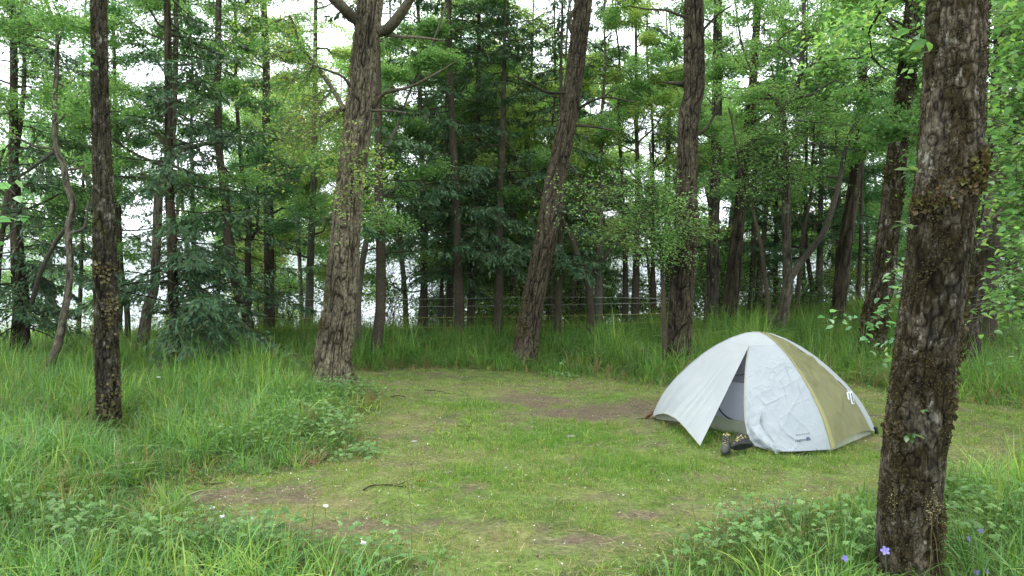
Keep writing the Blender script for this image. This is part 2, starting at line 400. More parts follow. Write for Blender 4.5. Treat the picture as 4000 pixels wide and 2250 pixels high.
def spruce_crown(tb, lb, axis, rad, z0, rs, L0=2.0, every=.16, dens=1.0, shade=1.0, topz=9, sidebias=None, dead=.12, drop=0.):
    """whorls of drooping boughs; short needle-covered shoots stand out along each side twig"""
    H = axis[-1, 2]; zz = z0; segP, segD, segL = [], [], []
    while zz < H-.15:
        i = min(np.searchsorted(axis[:, 2], zz), len(axis)-1); p = axis[i]; f = (zz-z0)/(H-z0+1e-6)
        L = L0*(1-.75*f)*rs.uniform(.55, 1.15)
        az = rs.uniform(0, 2*np.pi)
        if sidebias is not None and rs.random() < (.9 if drop else .45): az = rs.normal(*sidebias)
        c = branch_curve(p, az, L, rs.uniform(-.25, .25), rs, 8, .16, rs.uniform(.08, .42)+drop*rs.uniform(.3, 1))
        c[:, 2] += np.linspace(0, 1, 8)**3*L*.12
        V, q = tube_arrays(c, np.linspace(min(.014, rad[i]*.4+.004), .003, 8), 4); tb.add(V, q, c=np.full((len(V), 3), .8))
        if rs.random() < dead:
            for k in range(5):       # bare twigs of a dead bough
                j = rs.integers(2, 7); tw = branch_curve(c[j], az+rs.uniform(-1.2, 1.2), L*.25, rs.uniform(-.4, .1), rs, 4, .2, .2)
                V, q = tube_arrays(tw, np.linspace(.003, .0015, 4), 3); tb.add(V, q, c=np.full((len(V), 3), .8))
            zz += every; continue
        full = dens if zz < topz else dens*.5
        nt_ = max(4, int(L/.030*full)); s = rs.uniform(.12, 1, nt_)
        j = np.minimum((s*7).astype(int), 6); fr = (s*7-j)[:, None]; base = c[j]*(1-fr)+c[j+1]*fr
        d = norm(c[j+1]-c[j]); sg = rs.choice([-1, 1], nt_); side = norm(np.cross(d, np.array([0, 0, 1.])))
        tdir = norm(d*.75 + side*sg[:, None]*rs.uniform(.5, 1, (nt_, 1)) + np.array([0, 0, -.42]) + rs.normal(0, .2, (nt_, 3)))
        tl = L*.34*(1.08-s)*rs.uniform(.5, 1.2, nt_) + .06
        for m in range(5):           # shoots along each side twig
            t = (m+.5)/5*tl; pp = base + tdir*t[:, None]
            dd = norm(tdir + rs.normal(0, .38, (nt_, 3)) + np.array([0, 0, -.12])); keep = rs.random(nt_) < .92
            segP.append(pp[keep]); segD.append(dd[keep]); segL.append(np.full(keep.sum(), .10)*rs.uniform(.7, 1.4, keep.sum()))
        segP.append(base); segD.append(d); segL.append(np.full(nt_, .09))
        zz += every*.8*rs.uniform(.4, 1.6)
    if not segP: return
    Pp, Dd, Ll = np.concatenate(segP), np.concatenate(segD), np.concatenate(segL)
    n = len(Pp); up = norm(np.array([0, 0, 1.]) + rs.normal(0, .35, (n, 3))); S = norm(np.cross(Dd, up)); U = np.cross(S, Dd)
    wd = (.019*rs.uniform(.7, 1.3, n))[:, None]; Lc = Ll[:, None]
    a = Pp - S*wd*.4; b_ = Pp + Dd*Lc*.45 - S*wd + U*.003; t = Pp + Dd*Lc; c_ = Pp + Dd*Lc*.45 + S*wd + U*.003
    col = np.array([(.050, .115, .062), (.068, .148, .070), (.088, .178, .076), (.100, .140, .062)])[rs.integers(0, 4, n)]*rs.uniform(.7, 1.3, (n, 1))*shade
    lb.add(np.stack([a, b_, t, c_], 1).reshape(-1, 3), np.arange(n)[:, None]*4+np.array([0, 1, 2, 3]), c=np.repeat(col, 4, 0))

# ------------------------------------------------------------------ trunks
def trunk_mesh(mb, pts, r, ns=10, step=.12, furrow=0.0, kx=9, kz=1.2, seed=0, flare=.35, hi_z=99):
    c, rr = resample(pts, r, step)
    base = c[0, 2]
    rr = rr*(1 + flare*np.exp(-(c[:, 2]-base)/.22))
    if furrow > 0:
        a = np.arange(ns)/ns*2*np.pi; A, Z = np.meshgrid(a, c[:, 2]); R0 = rr[:, None]*np.ones_like(A)
        X_, Y_ = np.cos(A)*R0[0, 0]*kx, np.sin(A)*R0[0, 0]*kx
        warp = .5*fbm(X_*.7, Y_*.7, Z*2.0, 2, seed+11)
        n1 = vnoise(X_+warp, Y_+warp, Z*kz, seed); n2 = vnoise(X_*1.9+7, Y_*1.9+warp, Z*kz*2.3, seed+3)
        fur = 1-np.clip(np.abs(n1)*2.6, 0, 1); fur2 = 1-np.clip(np.abs(n2)*2.8, 0, 1)
        crack = np.clip(1-np.abs(vnoise(X_*.8, Y_*.8, Z*kz*5, seed+5))*7, 0, 1)*.5
        g = np.clip(np.maximum(np.maximum(fur**1.5, .65*fur2**2), crack), 0, 1)
        lump = fbm(X_*.25, Y_*.25, Z*1.1, 2, seed+8)
        big = 1+.05*fbm(np.cos(A)*1.3, np.sin(A)*1.3, Z*.9, 2, seed+21)
        rad = R0*big - furrow*g + furrow*.6*lump + furrow*.25*fbm(X_*5, Y_*5, Z*18, 2, seed+2) + R0*np.exp(-(Z-base)/.16)*flare*(.5+1.3*vnoise(np.cos(A)*1.8, np.sin(A)*1.8, Z*.6, seed+31))
        V, q = tube_arrays(c, rr, ns, rad)
        col = (1.08-.98*g**.8).reshape(-1, 1)*np.array([1., .97, .93]); mb.add(V, q, c=col)
    else:
        a = np.arange(ns)/ns*2*np.pi; A, Z = np.meshgrid(a, c[:, 2])
        rad = rr[:, None]*(1+.09*fbm(np.cos(A)*1.5, np.sin(A)*1.5, Z*2.5, 3, seed))
        V, q = tube_arrays(c, rr, ns, rad); mb.add(V, q, c=np.full((len(V), 3), .95))
    return c, rr
def flakes(mb, c, rr, n, zlo, zhi, rs, size=.012, cols=((.10, .085, .03), (.16, .12, .05), (.07, .075, .02)), angfn=None, clusters=None, out=.8):
    """leafy lichen and moss standing off the bark"""
    if clusters is None:
        z = rs.uniform(zlo, zhi, n); a = rs.uniform(0, 2*np.pi, n) if angfn is None else angfn(z, n)
    else:
        k = rs.integers(0, len(clusters), n); cl = np.array(clusters)
        z = cl[k, 0] + rs.normal(0, 1, n)*cl[k, 1]; a = cl[k, 2] + rs.normal(0, 1, n)*cl[k, 3]
    keep = (vnoise(np.cos(a)*2.2+5, np.sin(a)*2.2, z*4.5, 91) > -.05) | (clusters is not None)
    z, a = z[keep], a[keep]; n = len(z)
    i = np.clip(np.searchsorted(c[:, 2], z), 0, len(c)-1); _, u, v = frames(c)
    d = np.cos(a)[:, None]*u[i] + np.sin(a)[:, None]*v[i]
    base = c[i] + d*(rr[i]*1.0)[:, None]; base[:, 2] = z
    tang = np.cross(d, np.array([0, 0, 1.]))
    dirv = norm(d*rs.uniform(.2, out, (n, 1)) + tang*rs.normal(0, .6, (n, 1)) + np.array([0, 0, 1])*rs.normal(-.1, .5, (n, 1)))
    s = (size*rs.uniform(.5, 1.8, n))[:, None]; sv = norm(np.cross(dirv, d+rs.normal(0, .5, (n, 3)))); up = np.cross(sv, dirv)
    l = base + dirv*s*.6 + sv*s*.55 + up*s*.2; r = base + dirv*s*.6 - sv*s*.55 + up*s*.2; t = base + dirv*s*1.1 - up*s*.15
    col = np.array(cols)[rs.integers(0, len(cols), n)]*rs.uniform(.6, 1.4, (n, 1))
    mb.add(np.stack([base, l, t, r], 1).reshape(-1, 3), np.arange(n)[:, None]*4+np.array([0, 1, 2, 3]), c=np.repeat(col, 4, 0))

def trunk_points(spec, Y, H, topr=.02, lean=0.0, rs=None):
    """spec: photo pixels (x, y, width) from the ground up; returns world points and radii up to height H"""
    pts = []; rad = []
    for k, (x, y, wd) in enumerate(spec):
        Yk = Y + lean*k; p = P(x, y, Yk); pts.append(p); rad.append(wd/2/F*Yk)
    g = hz(pts[0][0], pts[0][1]); b = pts[0].copy(); b[2] = g-.12
    if pts[0][2] < g+.12: pts[0] = b
    else: pts.insert(0, b); rad.insert(0, rad[0]*1.06)
    if pts[-1][2] < H:
        d = pts[-1]-pts[-2]; d = d/np.linalg.norm(d); d[2] = max(d[2], .93); d /= np.linalg.norm(d)
        p = pts[-1].copy(); r = rad[-1]; n = 4; seg = (H-p[2])/n
        rs = rs or np.random.default_rng(1)
        for k in range(n):
            p = p + d*seg/d[2] + np.array([*rs.normal(0, .04*seg, 2), 0]); pts.append(p.copy()); rad.append(max(topr, r*(1-(k+1)/n*.9)))
    return np.array(pts), np.array(rad)

def make_tree(name, spec, Y, H, bark, label, cat='tree', group=None, kind='leafy', seed=1, ns=12, step=.15, furrow=0, kx=9, kz=1.2,
              z0=3.0, pal='fresh', leaves=4000, lsize=.055, blen=2.2, every=.38, limbs=(), narrow=.62, detail=False, side=None, flare=.35,
              moss=None, lean=0, L0=1.8, sev=.16, dens=1.0, shade=1., sidebias=None, extra=None, dead=.12, ztop=8.0, sprays=(), thick=.02, clump=.16):
    rs = np.random.default_rng(seed)
    pts, rad = trunk_points(spec, Y, H, lean=lean, rs=rs)
    root = empty(name, (pts[0][0], pts[0][1], hz(pts[0][0], pts[0][1])), label, cat, group)
    org = np.array(root.location); tb, lb = MB(), MB()
    c, rr = trunk_mesh(tb, pts, rad, ns, step, furrow, kx, kz, seed, flare)
    axes = [(c, rr)]
    for lp in limbs:
        lpts = np.array([P(x, y, Y+dy) for x, y, _, dy in lp]); lrad = np.array([wd/2/F*Y for _, _, wd, _ in lp])
        lc, lr = resample(lpts, lrad, .12); ns2 = 10
        a = np.arange(ns2)/ns2*2*np.pi; A, Z = np.meshgrid(a, np.arange(len(lc))*.12)
        V, q = tube_arrays(lc, lr, ns2, lr[:, None]*(1+.1*fbm(np.cos(A)*1.5, np.sin(A)*1.5, Z*3, 2, seed+4))); tb.add(V, q, c=np.full((len(V), 3), .62))
        axes.append((lc, lr))
    if kind == 'leafy':
        tot = sum(max(0, a[0][-1, 2]-max(z0, a[0][0, 2]+.2)) for a in axes)
        for c_, r_ in axes:
            zs = max(z0, c_[0, 2]+.2)
            if c_[-1, 2] > zs+.2:
                deciduous_crown(tb, lb, c_, r_, zs, rs, pal, leaves*(c_[-1, 2]-zs)/tot, lsize, blen, every, side, narrow, detail, ztop, thick, clump=clump)
    elif kind == 'spruce':
        spruce_crown(tb, lb, c, rr, z0, rs, L0, sev, dens, shade, sidebias=sidebias, dead=dead)
        if extra:      # long low boughs that sweep down to the grass
            k = (c[:, 2] > extra[0]) & (c[:, 2] < extra[1]); spruce_crown(tb, lb, c[k], rr[k], extra[0], rs, extra[2], .075, dens, shade, 9, extra[3], .1, .30)
    for s in sprays: spray(tb, lb, *s[:2], *s[2:5], rs, *s[5:])
    tb.build('trunk', bark, root, origin=org)
    if lb.n: lb.build('crown', M['leaf'] if kind != 'spruce' else M['needle'], root, smooth=False, origin=org)
    if moss:
        fb = MB()
        for kw in moss: flakes(fb, c, rr, rs=rs, **kw)
        fb.build('moss', M['moss'], root, smooth=False, origin=org)
    return root, c, rr
# ------------------------------------------------------------------ the big trunks
PI = math.pi
rs = np.random.default_rng(770)
def cloud(cx, cy, rx, ry, Y, n, base, ry_dy=.6):
    out = []
    for _ in range(n):
        a = rs.uniform(0, 2*PI); r = math.sqrt(rs.uniform(.02, 1)); x = cx+rx*r*math.cos(a); y = cy+ry*r*math.sin(a); yy = Y+rs.uniform(-ry_dy, ry_dy)
        t = P(x, y, yy); b = np.array(base(t)); out.append((b, t))
    return out
lm = np.array([P(x, y, 11.9) for x, y in ((1340, 420), (1300, 350), (1230, 250), (1180, 185), (1130, 60), (1060, -60), (1180, -150))])
def near_limb(t): return lm[np.argmin(np.linalg.norm(lm-t-np.array([0, 0, .2]), axis=1))]
bsp = [(b, t, 64, .055, ('fresh', 'yellow')[i % 2], .2, .62, False, .007, 6) for i, (b, t) in enumerate(cloud(1090, 300, 230, 330, 12.1, 46, near_limb, .8))]
bsp += [(b, t, 56, .055, 'yellow', .18, .62, False, .007, 6) for b, t in cloud(1180, 640, 150, 170, 12.1, 16, near_limb, .5)]
make_tree('cottonwood_tree', [(1292, 1505, 150), (1300, 1400, 140), (1314, 1290, 136), (1334, 1125, 124), (1362, 776, 112), (1408, 388, 106), (1446, 0, 104), (1462, -180, 100)], 11.6, 13, M['bark_furrowed'],
    'thick pale trunk with deeply furrowed bark at the left edge of the clearing', group=None, seed=3, ns=200, step=.014, furrow=.034, kx=14, kz=4.2, flare=.40,
    z0=6.4, pal='fresh', leaves=3400, lsize=.055, blen=2.6, every=.45, thick=.03,
    limbs=[[(1425, 90, 48, 0), (1370, 62, 46, -.1), (1340, 30, 42, -.3), (1290, -20, 38, -.5), (1180, -150, 26, -.8), (1050, -330, 10, -1)],
           [(1480, 125, 44, 0), (1515, 112, 42, -.2), (1560, 60, 40, -.4), (1600, 0, 32, -.6), (1680, -140, 22, -.8), (1760, -320, 8, -.9)],
           [(1490, 135, 14, 0), (1560, 142, 12, -.3), (1640, 146, 10, -.5), (1740, 160, 6, -.7)],
           [(1462, 420, 16, 0), (1500, 365, 14, -.3), (1600, 340, 11, -.7), (1700, 290, 8, -1), (1790, 235, 4, -1.2)],
           [(1450, 432, 12, 0), (1520, 432, 10, -.4), (1590, 442, 5, -.6)],
           [(1375, 350, 12, 0), (1340, 300, 10, -.4), (1280, 275, 8, -.7), (1180, 240, 4, -1)],
           [(1345, 430, 18, 0), (1300, 350, 18, .2), (1230, 250, 15, .3), (1180, 185, 12, .5), (1130, 60, 8, .7)]],
    moss=[dict(n=2600, zlo=0, zhi=6.3, size=.011, clusters=[(.35, .22, .3, .35), (.9, .05, .5, .3), (1.3, .05, .5, .4), (2.0, .3, .2, .25), (3.0, .4, .1, .25), (4.2, .4, .2, .25), (5.0, .5, .1, .3)])],
    sprays=bsp+[(P(1340+dx, 600+dy, 11.5), P(1330+ex, 640+ey, 10.9), n, .05, 'yellow') for dx, dy, ex, ey, n in
            [(60, 0, 150, -60, 60), (40, 20, 240, 0, 90), (20, 30, 60, 80, 90), (0, 40, -90, 60, 80), (50, 60, 120, 90, 90), (10, 10, 40, -90, 40),
             (20, 90, 90, 200, 50), (0, 120, 0, 240, 50), (80, 60, 200, 60, 80), (-10, 0, -120, 0, 60), (30, 160, -20, 330, 24), (60, 150, 150, 210, 30), (20, -60, 60, -160, 16)]])
make_tree('cottonwood_tree', [(2043, 1430, 100), (2055, 1360, 94), (2066, 1280, 92), (2093, 1125, 86), (2133, 932, 86), (2172, 699, 82), (2218, 466, 74), (2250, 233, 72), (2282, 0, 70), (2300, -150, 66)], 14.0, 13, M['bark_brown'],
    'brown furrowed trunk leaning to the right at the back of the clearing', seed=5, ns=150, step=.017, furrow=.026, kx=16, kz=5, flare=.3,
    z0=7.4, pal='fresh', leaves=3600, lsize=.06, blen=2.6,
    limbs=[[(2240, 360, 12, 0), (2140, 362, 11, -.2), (2080, 330, 8, -.4), (2000, 290, 4, -.6)], [(2255, 430, 13, 0), (2300, 400, 11, -.2), (2370, 380, 8, -.5), (2480, 400, 5, -.7)],
           [(2245, 490, 11, 0), (2320, 495, 9, -.3), (2400, 510, 5, -.6)], [(2190, 680, 8, 0), (2235, 650, 7, -.2), (2270, 720, 5, -.3)],
           [(2240, 140, 16, -.05), (2222, 90, 16, -.1), (2236, 50, 14, -.1), (2262, 10, 10, -.1)]],
    moss=[dict(n=1800, zlo=0, zhi=5, size=.011, clusters=[(.75, .12, .5, .5), (.62, .06, 1.0, .5), (.25, .15, .4, .3), (1.1, .1, .4, .5), (1.9, .25, .1, .25), (2.6, .3, .1, .25)])])
make_tree('cottonwood_tree', [(2640, 1460, 98), (2645, 1400, 98), (2655, 1280, 96), (2664, 1125, 94), (2676, 932, 92), (2685, 699, 84), (2691, 466, 84), (2710, 360, 84), (2712, 233, 84), (2710, 0, 77), (2710, -150, 72)], 13.1, 13, M['bark_brown'],
    'upright brown trunk with knobbly furrowed bark just left of the tent', seed=8, ns=150, step=.016, furrow=.03, kx=16, kz=4.6, flare=.25,
    z0=7.2, pal='fresh', leaves=3600, lsize=.055, blen=2.6,
    limbs=[[(2722, 525, 15, 0), (2760, 500, 12, .3), (2800, 430, 8, .5)], [(2740, 125, 12, 0), (2800, 60, 8, -.2), (2860, 20, 5, -.3)], [(2670, 330, 24, .1), (2630, 325, 14, -.1), (2590, 320, 8, -.1)],
           [(2680, 70, 12, 0), (2600, 40, 9, -.4), (2530, 36, 6, -.6), (2450, 22, 4, -.8)]])
make_tree('mossy_tree', [(3565, 2240, 226), (3550, 2100, 226), (3575, 1746, 228), (3610, 1436, 228), (3650, 1125, 232), (3692, 776, 236), (3712, 621, 232), (3722, 388, 226), (3742, 0, 216), (3752, -160, 208)], 4.15, 11, M['bark_lichen'],
    'large leaning trunk covered in lichen and brown moss, nearest to the camera', seed=12, ns=230, step=.0085, furrow=.009, kx=30, kz=17, flare=.12,
    z0=3.6, pal='fresh', leaves=2400, lsize=.06, blen=2.0, every=.4, side=(PI*.15, .9),
    moss=[dict(n=30000, zlo=0, zhi=3.3, size=.0065, out=.45, angfn=lambda z, n: np.random.default_rng(4).uniform(0, 2*PI, n), cols=((.07, .06, .03), (.05, .038, .02), (.035, .027, .017), (.06, .058, .022))),
          dict(n=520, zlo=0, zhi=3, size=.020, out=1.2, clusters=[(2.12, .035, 2.2, .3), (1.98, .02, .7, .25), (2.2, .03, 2.6, .35), (2.07, .03, 1.5, .35), (1.99, .02, .2, .3), (2.15, .05, 2.9, .3)], cols=((.10, .09, .03), (.13, .09, .05), (.06, .045, .022), (.14, .14, .05))),
          dict(n=700, zlo=0, zhi=3, size=.018, out=1.2, clusters=[(1.2, .05, 3.1, .3), (.92, .06, 2.9, .35), (1.55, .03, 3.0, .3), (.80, .02, .2, .25), (1.45, .04, 3.1, .3), (.3, .1, 2.2, .3)], cols=((.07, .06, .025), (.10, .08, .045), (.05, .04, .02)))],
    sprays=[(P(3640, 190, 4.2), P(3540, 140, 4.05), 0, .1, 'fresh')])
make_tree('mossy_tree', [(425, 1650, 84), (424, 1560, 86), (420, 1400, 90), (414, 1150, 88), (410, 1000, 84), (402, 700, 74), (392, 400, 66), (388, 150, 62), (388, 0, 60), (388, -150, 56)], 8.15, 12, M['bark_mossy'],
    'dark upright trunk with olive moss standing in the tall grass at left', seed=13, ns=120, step=.013, furrow=.012, kx=30, kz=10, flare=.15,
    z0=4.9, pal='fresh', leaves=1500, lsize=.055, blen=2.0, thick=.02,
    moss=[dict(n=8000, zlo=0, zhi=4.8, size=.009, out=.7, cols=((.045, .042, .015), (.06, .05, .02), (.03, .03, .013), (.10, .09, .05))),
          dict(n=420, zlo=0, zhi=4, size=.022, out=1.1, clusters=[(1.27, .10, 2.4, .35), (.45, .16, 2.5, .4), (1.65, .05, 1.9, .4), (.98, .04, .2, .3), (.25, .10, 1.9, .5)], cols=((.13, .11, .05), (.09, .075, .03), (.17, .15, .09)))],
    sprays=[(P(375, 230, 8.15), P(300, 175, 7.9), 9, .10, 'blue', .1, .55, True, .004, 3), (P(375, 260, 8.15), P(320, 215, 7.8), 7, .10, 'blue', .1, .55, True, .004, 2), (P(372, 240, 8.15), P(355, 290, 7.8), 6, .09, 'blue', .1, .5, True, .004, 2)])
make_tree('mossy_tree', [(3398, 1420, 96), (3412, 1290, 94), (3421, 1203, 90), (3443, 1125, 84), (3466, 932, 80), (3485, 776, 76), (3512, 543, 72), (3543, 272, 66), (3571, 0, 62), (3582, -150, 58)], 13.2, 12, M['bark_lichen'],
    'grey trunk with shaggy moss patches leaning right behind the nearest trunk', seed=14, ns=110, step=.02, furrow=.016, kx=22, kz=8, flare=.2,
    z0=5.4, pal='fresh', leaves=3600, lsize=.06, blen=2.2, thick=.02,
    moss=[dict(n=8000, zlo=0, zhi=6, size=.014, out=1., cols=((.055, .05, .02), (.08, .065, .03), (.045, .04, .02))),
          dict(n=900, zlo=0, zhi=6, size=.03, out=1.2, clusters=[(.85, .12, .3, .7), (.75, .1, 1.6, .7), (2.9, .1, 1.6, .8), (3.3, .1, .5, .6), (4.9, .15, 1.6, .8)], cols=((.08, .065, .03), (.11, .09, .045), (.055, .05, .02)))])

# ------------------------------------------------------------------ second rank of trunks, each its own tree
T = make_tree
T('birch_tree', [(2779, 1262, 62), (2780, 1180, 55), (2783, 1125, 54), (2788, 932, 44), (2796, 621, 42), (2801, 310, 40), (2804, 0, 32)], 20, 13, M['bark_grey'], 'pale grey straight trunk directly right of the knobbly brown trunk', seed=21, ns=40, step=.06, furrow=.012, kx=14, kz=2.5, z0=4.8, leaves=4500, lsize=.06)
T('cottonwood_tree', [(2846, 1262, 64), (2852, 1200, 60), (2861, 1125, 58), (2886, 854, 46), (2912, 621, 44), (2940, 334, 34), (2960, 0, 28)], 19, 13, M['bark_dark'], 'dark trunk leaning right, paired with the pale grey trunk above the tent', seed=22, ns=40, step=.06, furrow=.014, kx=12, kz=2.2, z0=4.8, leaves=4500, lsize=.06)
T('birch_tree', [(3040, 1300, 50), (3062, 1200, 44), (3078, 1110, 42), (3074, 1000, 34), (3072, 860, 34), (3070, 699, 32), (3058, 466, 28), (3048, 425, 26)], 16.5, 6.0, M['bark_grey'], 'light forked birch trunk rising right behind the tent, with a slanting side limb', seed=23, ns=30, step=.06, furrow=.006, kx=14, kz=4, z0=3.3, leaves=5200, lsize=.055, pal='fresh', blen=1.9, every=.3,
  limbs=[[(3048, 425, 20, 0), (3026, 385, 18, 0), (3004, 365, 16, 0), (2960, 330, 12, 0), (2900, 180, 8, 0), (2870, 0, 6, 0)], [(3052, 440, 26, 0), (3080, 390, 24, 0), (3124, 295, 22, 0), (3140, 101, 18, 0), (3138, -80, 12, 0), (3150, -300, 5, 0)],
         [(3085, 1090, 30, 0), (3120, 1035, 27, 0), (3180, 960, 25, 0), (3225, 890, 24, 0), (3272, 738, 20, 0), (3303, 582, 18, 0), (3342, 481, 16, 0), (3398, 400, 14, 0), (3404, 340, 13, 0), (3370, 250, 11, 0), (3390, 60, 8, 0), (3420, -200, 4, 0)],
         [(3124, 300, 12, 0), (3220, 210, 9, -.1), (3330, 120, 6, -.2), (3420, 60, 4, -.2)]])
T('cottonwood_tree', [(3262, 1312, 70), (3275, 1200, 58), (3290, 1070, 56), (3310, 900, 52), (3335, 740, 48), (3352, 600, 46), (3368, 500, 44), (3370, 300, 36), (3378, 0, 30)], 18, 13, M['bark_dark'], 'nearly black trunk curving up between the forked birch and the shaggy grey trunk', seed=24, ns=40, step=.06, furrow=.014, kx=14, kz=2.5, z0=4.2, leaves=5000, lsize=.06, pal='fresh')
T('birch_tree', [(182, 1500, 30), (194, 1435, 32), (228, 1340, 30), (248, 1241, 29), (268, 1125, 27), (274, 1009, 26), (266, 900, 26), (285, 800, 26), (262, 720, 25), (246, 640, 24), (221, 582, 22), (213, 427, 20), (221, 272, 18), (221, 116, 15), (184, 15, 13)], 11.6, 8.5, M['bark_grey'], 'thin crooked trunk winding upward between the far left tree and the dark mossy trunk', seed=25, ns=16, step=.05, furrow=.004, kx=20, kz=5, z0=3.1, leaves=4200, lsize=.05, pal='fresh', blen=1.7, every=.28,
  limbs=[[(256, 915, 14, 0), (290, 905, 12, 0), (330, 890, 11, 0), (340, 830, 10, 0), (352, 770, 6, 0)], [(258, 890, 16, .1), (215, 950, 16, .2), (160, 1060, 18, .3), (125, 1180, 20, .4)], [(212, 590, 14, 0), (160, 630, 12, 0), (100, 675, 9, .3), (60, 700, 7, .5)]])
T('spruce_tree', [(82, 1415, 92), (80, 1300, 66), (85, 1200, 62), (72, 1050, 52), (62, 854, 44), (58, 699, 38), (52, 582, 34), (54, 388, 30), (46, 0, 26)], 14.2, 13, M['bark_dark'], 'far left dark tree with drooping spruce boughs low on its trunk', kind='spruce', extra=(.7, 2.2, 2.0, (-.2, .9)), seed=26, ns=24, step=.08, furrow=.008, kx=14, kz=4, z0=.7, L0=2.3, dens=1.0, sev=.15, flare=.4)
T('birch_tree', [(540, 1440, 48), (556, 1342, 46), (578, 1203, 40), (602, 1125, 36), (613, 932, 34), (622, 737, 34), (644, 668, 32), (672, 540, 26), (684, 300, 22), (690, 0, 18)], 13.8, 10, M['bark_grey'], 'grey trunk with reddish peeling base leaning right in the spruce thicket', seed=27, ns=30, step=.05, furrow=.006, kx=16, kz=5, z0=3.0, leaves=8500, lsize=.05, pal='fresh', blen=2.2, every=.3,
  limbs=[[(652, 660, 26, 0), (690, 600, 20, 0), (760, 570, 17, -.1), (877, 551, 12, -.3), (960, 520, 6, -.4)], [(615, 700, 10, 0), (500, 690, 8, -.2), (430, 690, 5, -.4)], [(660, 640, 12, 0), (760, 680, 10, 0), (880, 720, 8, 0), (1000, 750, 4, 0)]])
T('spruce_tree', [(696, 1462, 50), (695, 1430, 46), (687, 1280, 42), (675, 1125, 40), (672, 932, 38), (660, 700, 34), (658, 388, 30), (652, 0, 26)], 12.9, 12, M['bark_dark'], 'dark spruce trunk with low drooping boughs in front of the thicket at left', kind='spruce', extra=(.75, 2.1, 2.7, (-.35, .45)), seed=28, ns=24, step=.08, furrow=.006, kx=16, kz=4, z0=.75, L0=2.3, dens=.95, sev=.16, sidebias=(-.5, .8))
T('spruce_tree', [(462, 1240, 30), (466, 1200, 28), (460, 1009, 25), (455, 800, 22), (450, 400, 16)], 17.5, 10, M['bark_dark'], 'thin dark trunk half hidden directly behind the mossy upright trunk', kind='spruce', seed=29, z0=1.2, L0=1.5, sev=.24, dens=.8)
T('spruce_tree', [(970, 1262, 40), (950, 1200, 38), (925, 1125, 37), (893, 932, 36), (877, 738, 34), (854, 543, 30), (854, 0, 22)], 16.5, 12, M['bark_dark'], 'spruce trunk sweeping slightly left as it rises behind the low drooping boughs', kind='spruce', extra=(.9, 2.3, 2.2, (-2.6, .8)), seed=30, z0=.6, L0=2.3, sev=.17, dens=.95)
T('birch_tree', [(968, 1255, 26), (970, 1125, 26), (968, 1000, 24), (972, 854, 22), (950, 700, 18), (924, 400, 14), (920, 100, 12)], 18.5, 11, M['bark_dark'], 'slim dark stem beside the sweeping spruce trunk', seed=31, z0=1.8, leaves=7200, lsize=.055, pal='blue', limbs=[[(972, 950, 14, 0), (1000, 900, 12, 0), (1008, 800, 10, 0), (1000, 600, 6, 0)]])
T('birch_tree', [(1052, 1275, 44), (1052, 1125, 40), (1049, 900, 38), (1047, 738, 36), (1040, 500, 32), (1040, 250, 28), (1030, 0, 22)], 19, 12, M['bark_dark'], 'straight trunk left of the pale far trunk, leafy above', seed=32, z0=2.4, leaves=8500, lsize=.055, pal='fresh', blen=2.4)
T('birch_tree', [(1203, 1290, 36), (1208, 1200, 33), (1213, 1009, 29), (1225, 699, 26), (1230, 400, 22), (1232, 100, 16)], 20, 12, M['bark_grey'], 'pale slender far trunk standing left of the thick furrowed trunk', seed=33, z0=2.0, leaves=10500, lsize=.06, pal='yellow', blen=2.6)
T('spruce_tree', [(1470, 1412, 54), (1474, 1330, 46), (1486, 1203, 40), (1488, 1000, 38), (1482, 800, 34), (1478, 621, 32), (1476, 300, 26)], 14.6, 11, M['bark_dark'], 'spruce trunk with bare stubs just right of the thick furrowed trunk', kind='spruce', seed=34, z0=1.9, L0=1.6, sev=.2, dens=.8, dead=.4)
T('birch_tree', [(1402, 1340, 26), (1400, 1200, 24), (1412, 1050, 24), (1440, 900, 22), (1470, 780, 20), (1478, 640, 22), (1540, 520, 16), (1560, 470, 10)], 15.6, 7, M['bark_grey'], 'thin stem leaning right from behind the thick furrowed trunk', seed=35, z0=2.4, leaves=4200, lsize=.055, pal='fresh', blen=1.5)
T('spruce_tree', [(1658, 1325, 32), (1657, 1200, 28), (1655, 1000, 26), (1652, 730, 22), (1640, 400, 18), (1636, 100, 14)], 18.5, 12, M['bark_dark'], 'thin straight dark trunk midway between the furrowed trunk and the spruce cluster', kind='leafy', leaves=7500, blen=2.4, pal='fresh', seed=36, z0=3.2, L0=1.5, sev=.2, dens=.8)
T('spruce_tree', [(1795, 1362, 44), (1794, 1200, 38), (1790, 1009, 34), (1778, 700, 30), (1765, 466, 26), (1755, 100, 18)], 16.5, 13, M['bark_dark'], 'stoutest spruce trunk of the dark cluster in the middle of the wood', kind='spruce', seed=37, z0=1.55, L0=2.3, sev=.13, dens=1.1)
T('spruce_tree', [(1755, 1310, 28), (1757, 1150, 27), (1762, 900, 24), (1745, 500, 18)], 19, 12, M['bark_dark'], 'slim spruce trunk tucked close left of the stoutest cluster trunk', kind='spruce', seed=38, z0=1.8, L0=1.8, sev=.16, dens=1.)
T('spruce_tree', [(1836, 1310, 32), (1842, 1150, 29), (1862, 900, 26), (1866, 582, 22), (1870, 200, 16)], 18.6, 12.5, M['bark_dark'], 'spruce trunk leaning faintly right beside the stoutest cluster trunk', kind='spruce', seed=39, z0=1.7, L0=2.1, sev=.14, dens=1.1)
T('spruce_tree', [(1940, 1320, 36), (1950, 1125, 32), (1951, 900, 28), (1960, 600, 24), (1967, 388, 20), (1972, 50, 12)], 17.2, 12, M['bark_brown'], 'tall brown spruce trunk left of the leaning furrowed trunk', kind='spruce', seed=40, z0=2.0, L0=2.0, sev=.14, dens=1.1, sidebias=(2.8, .9))
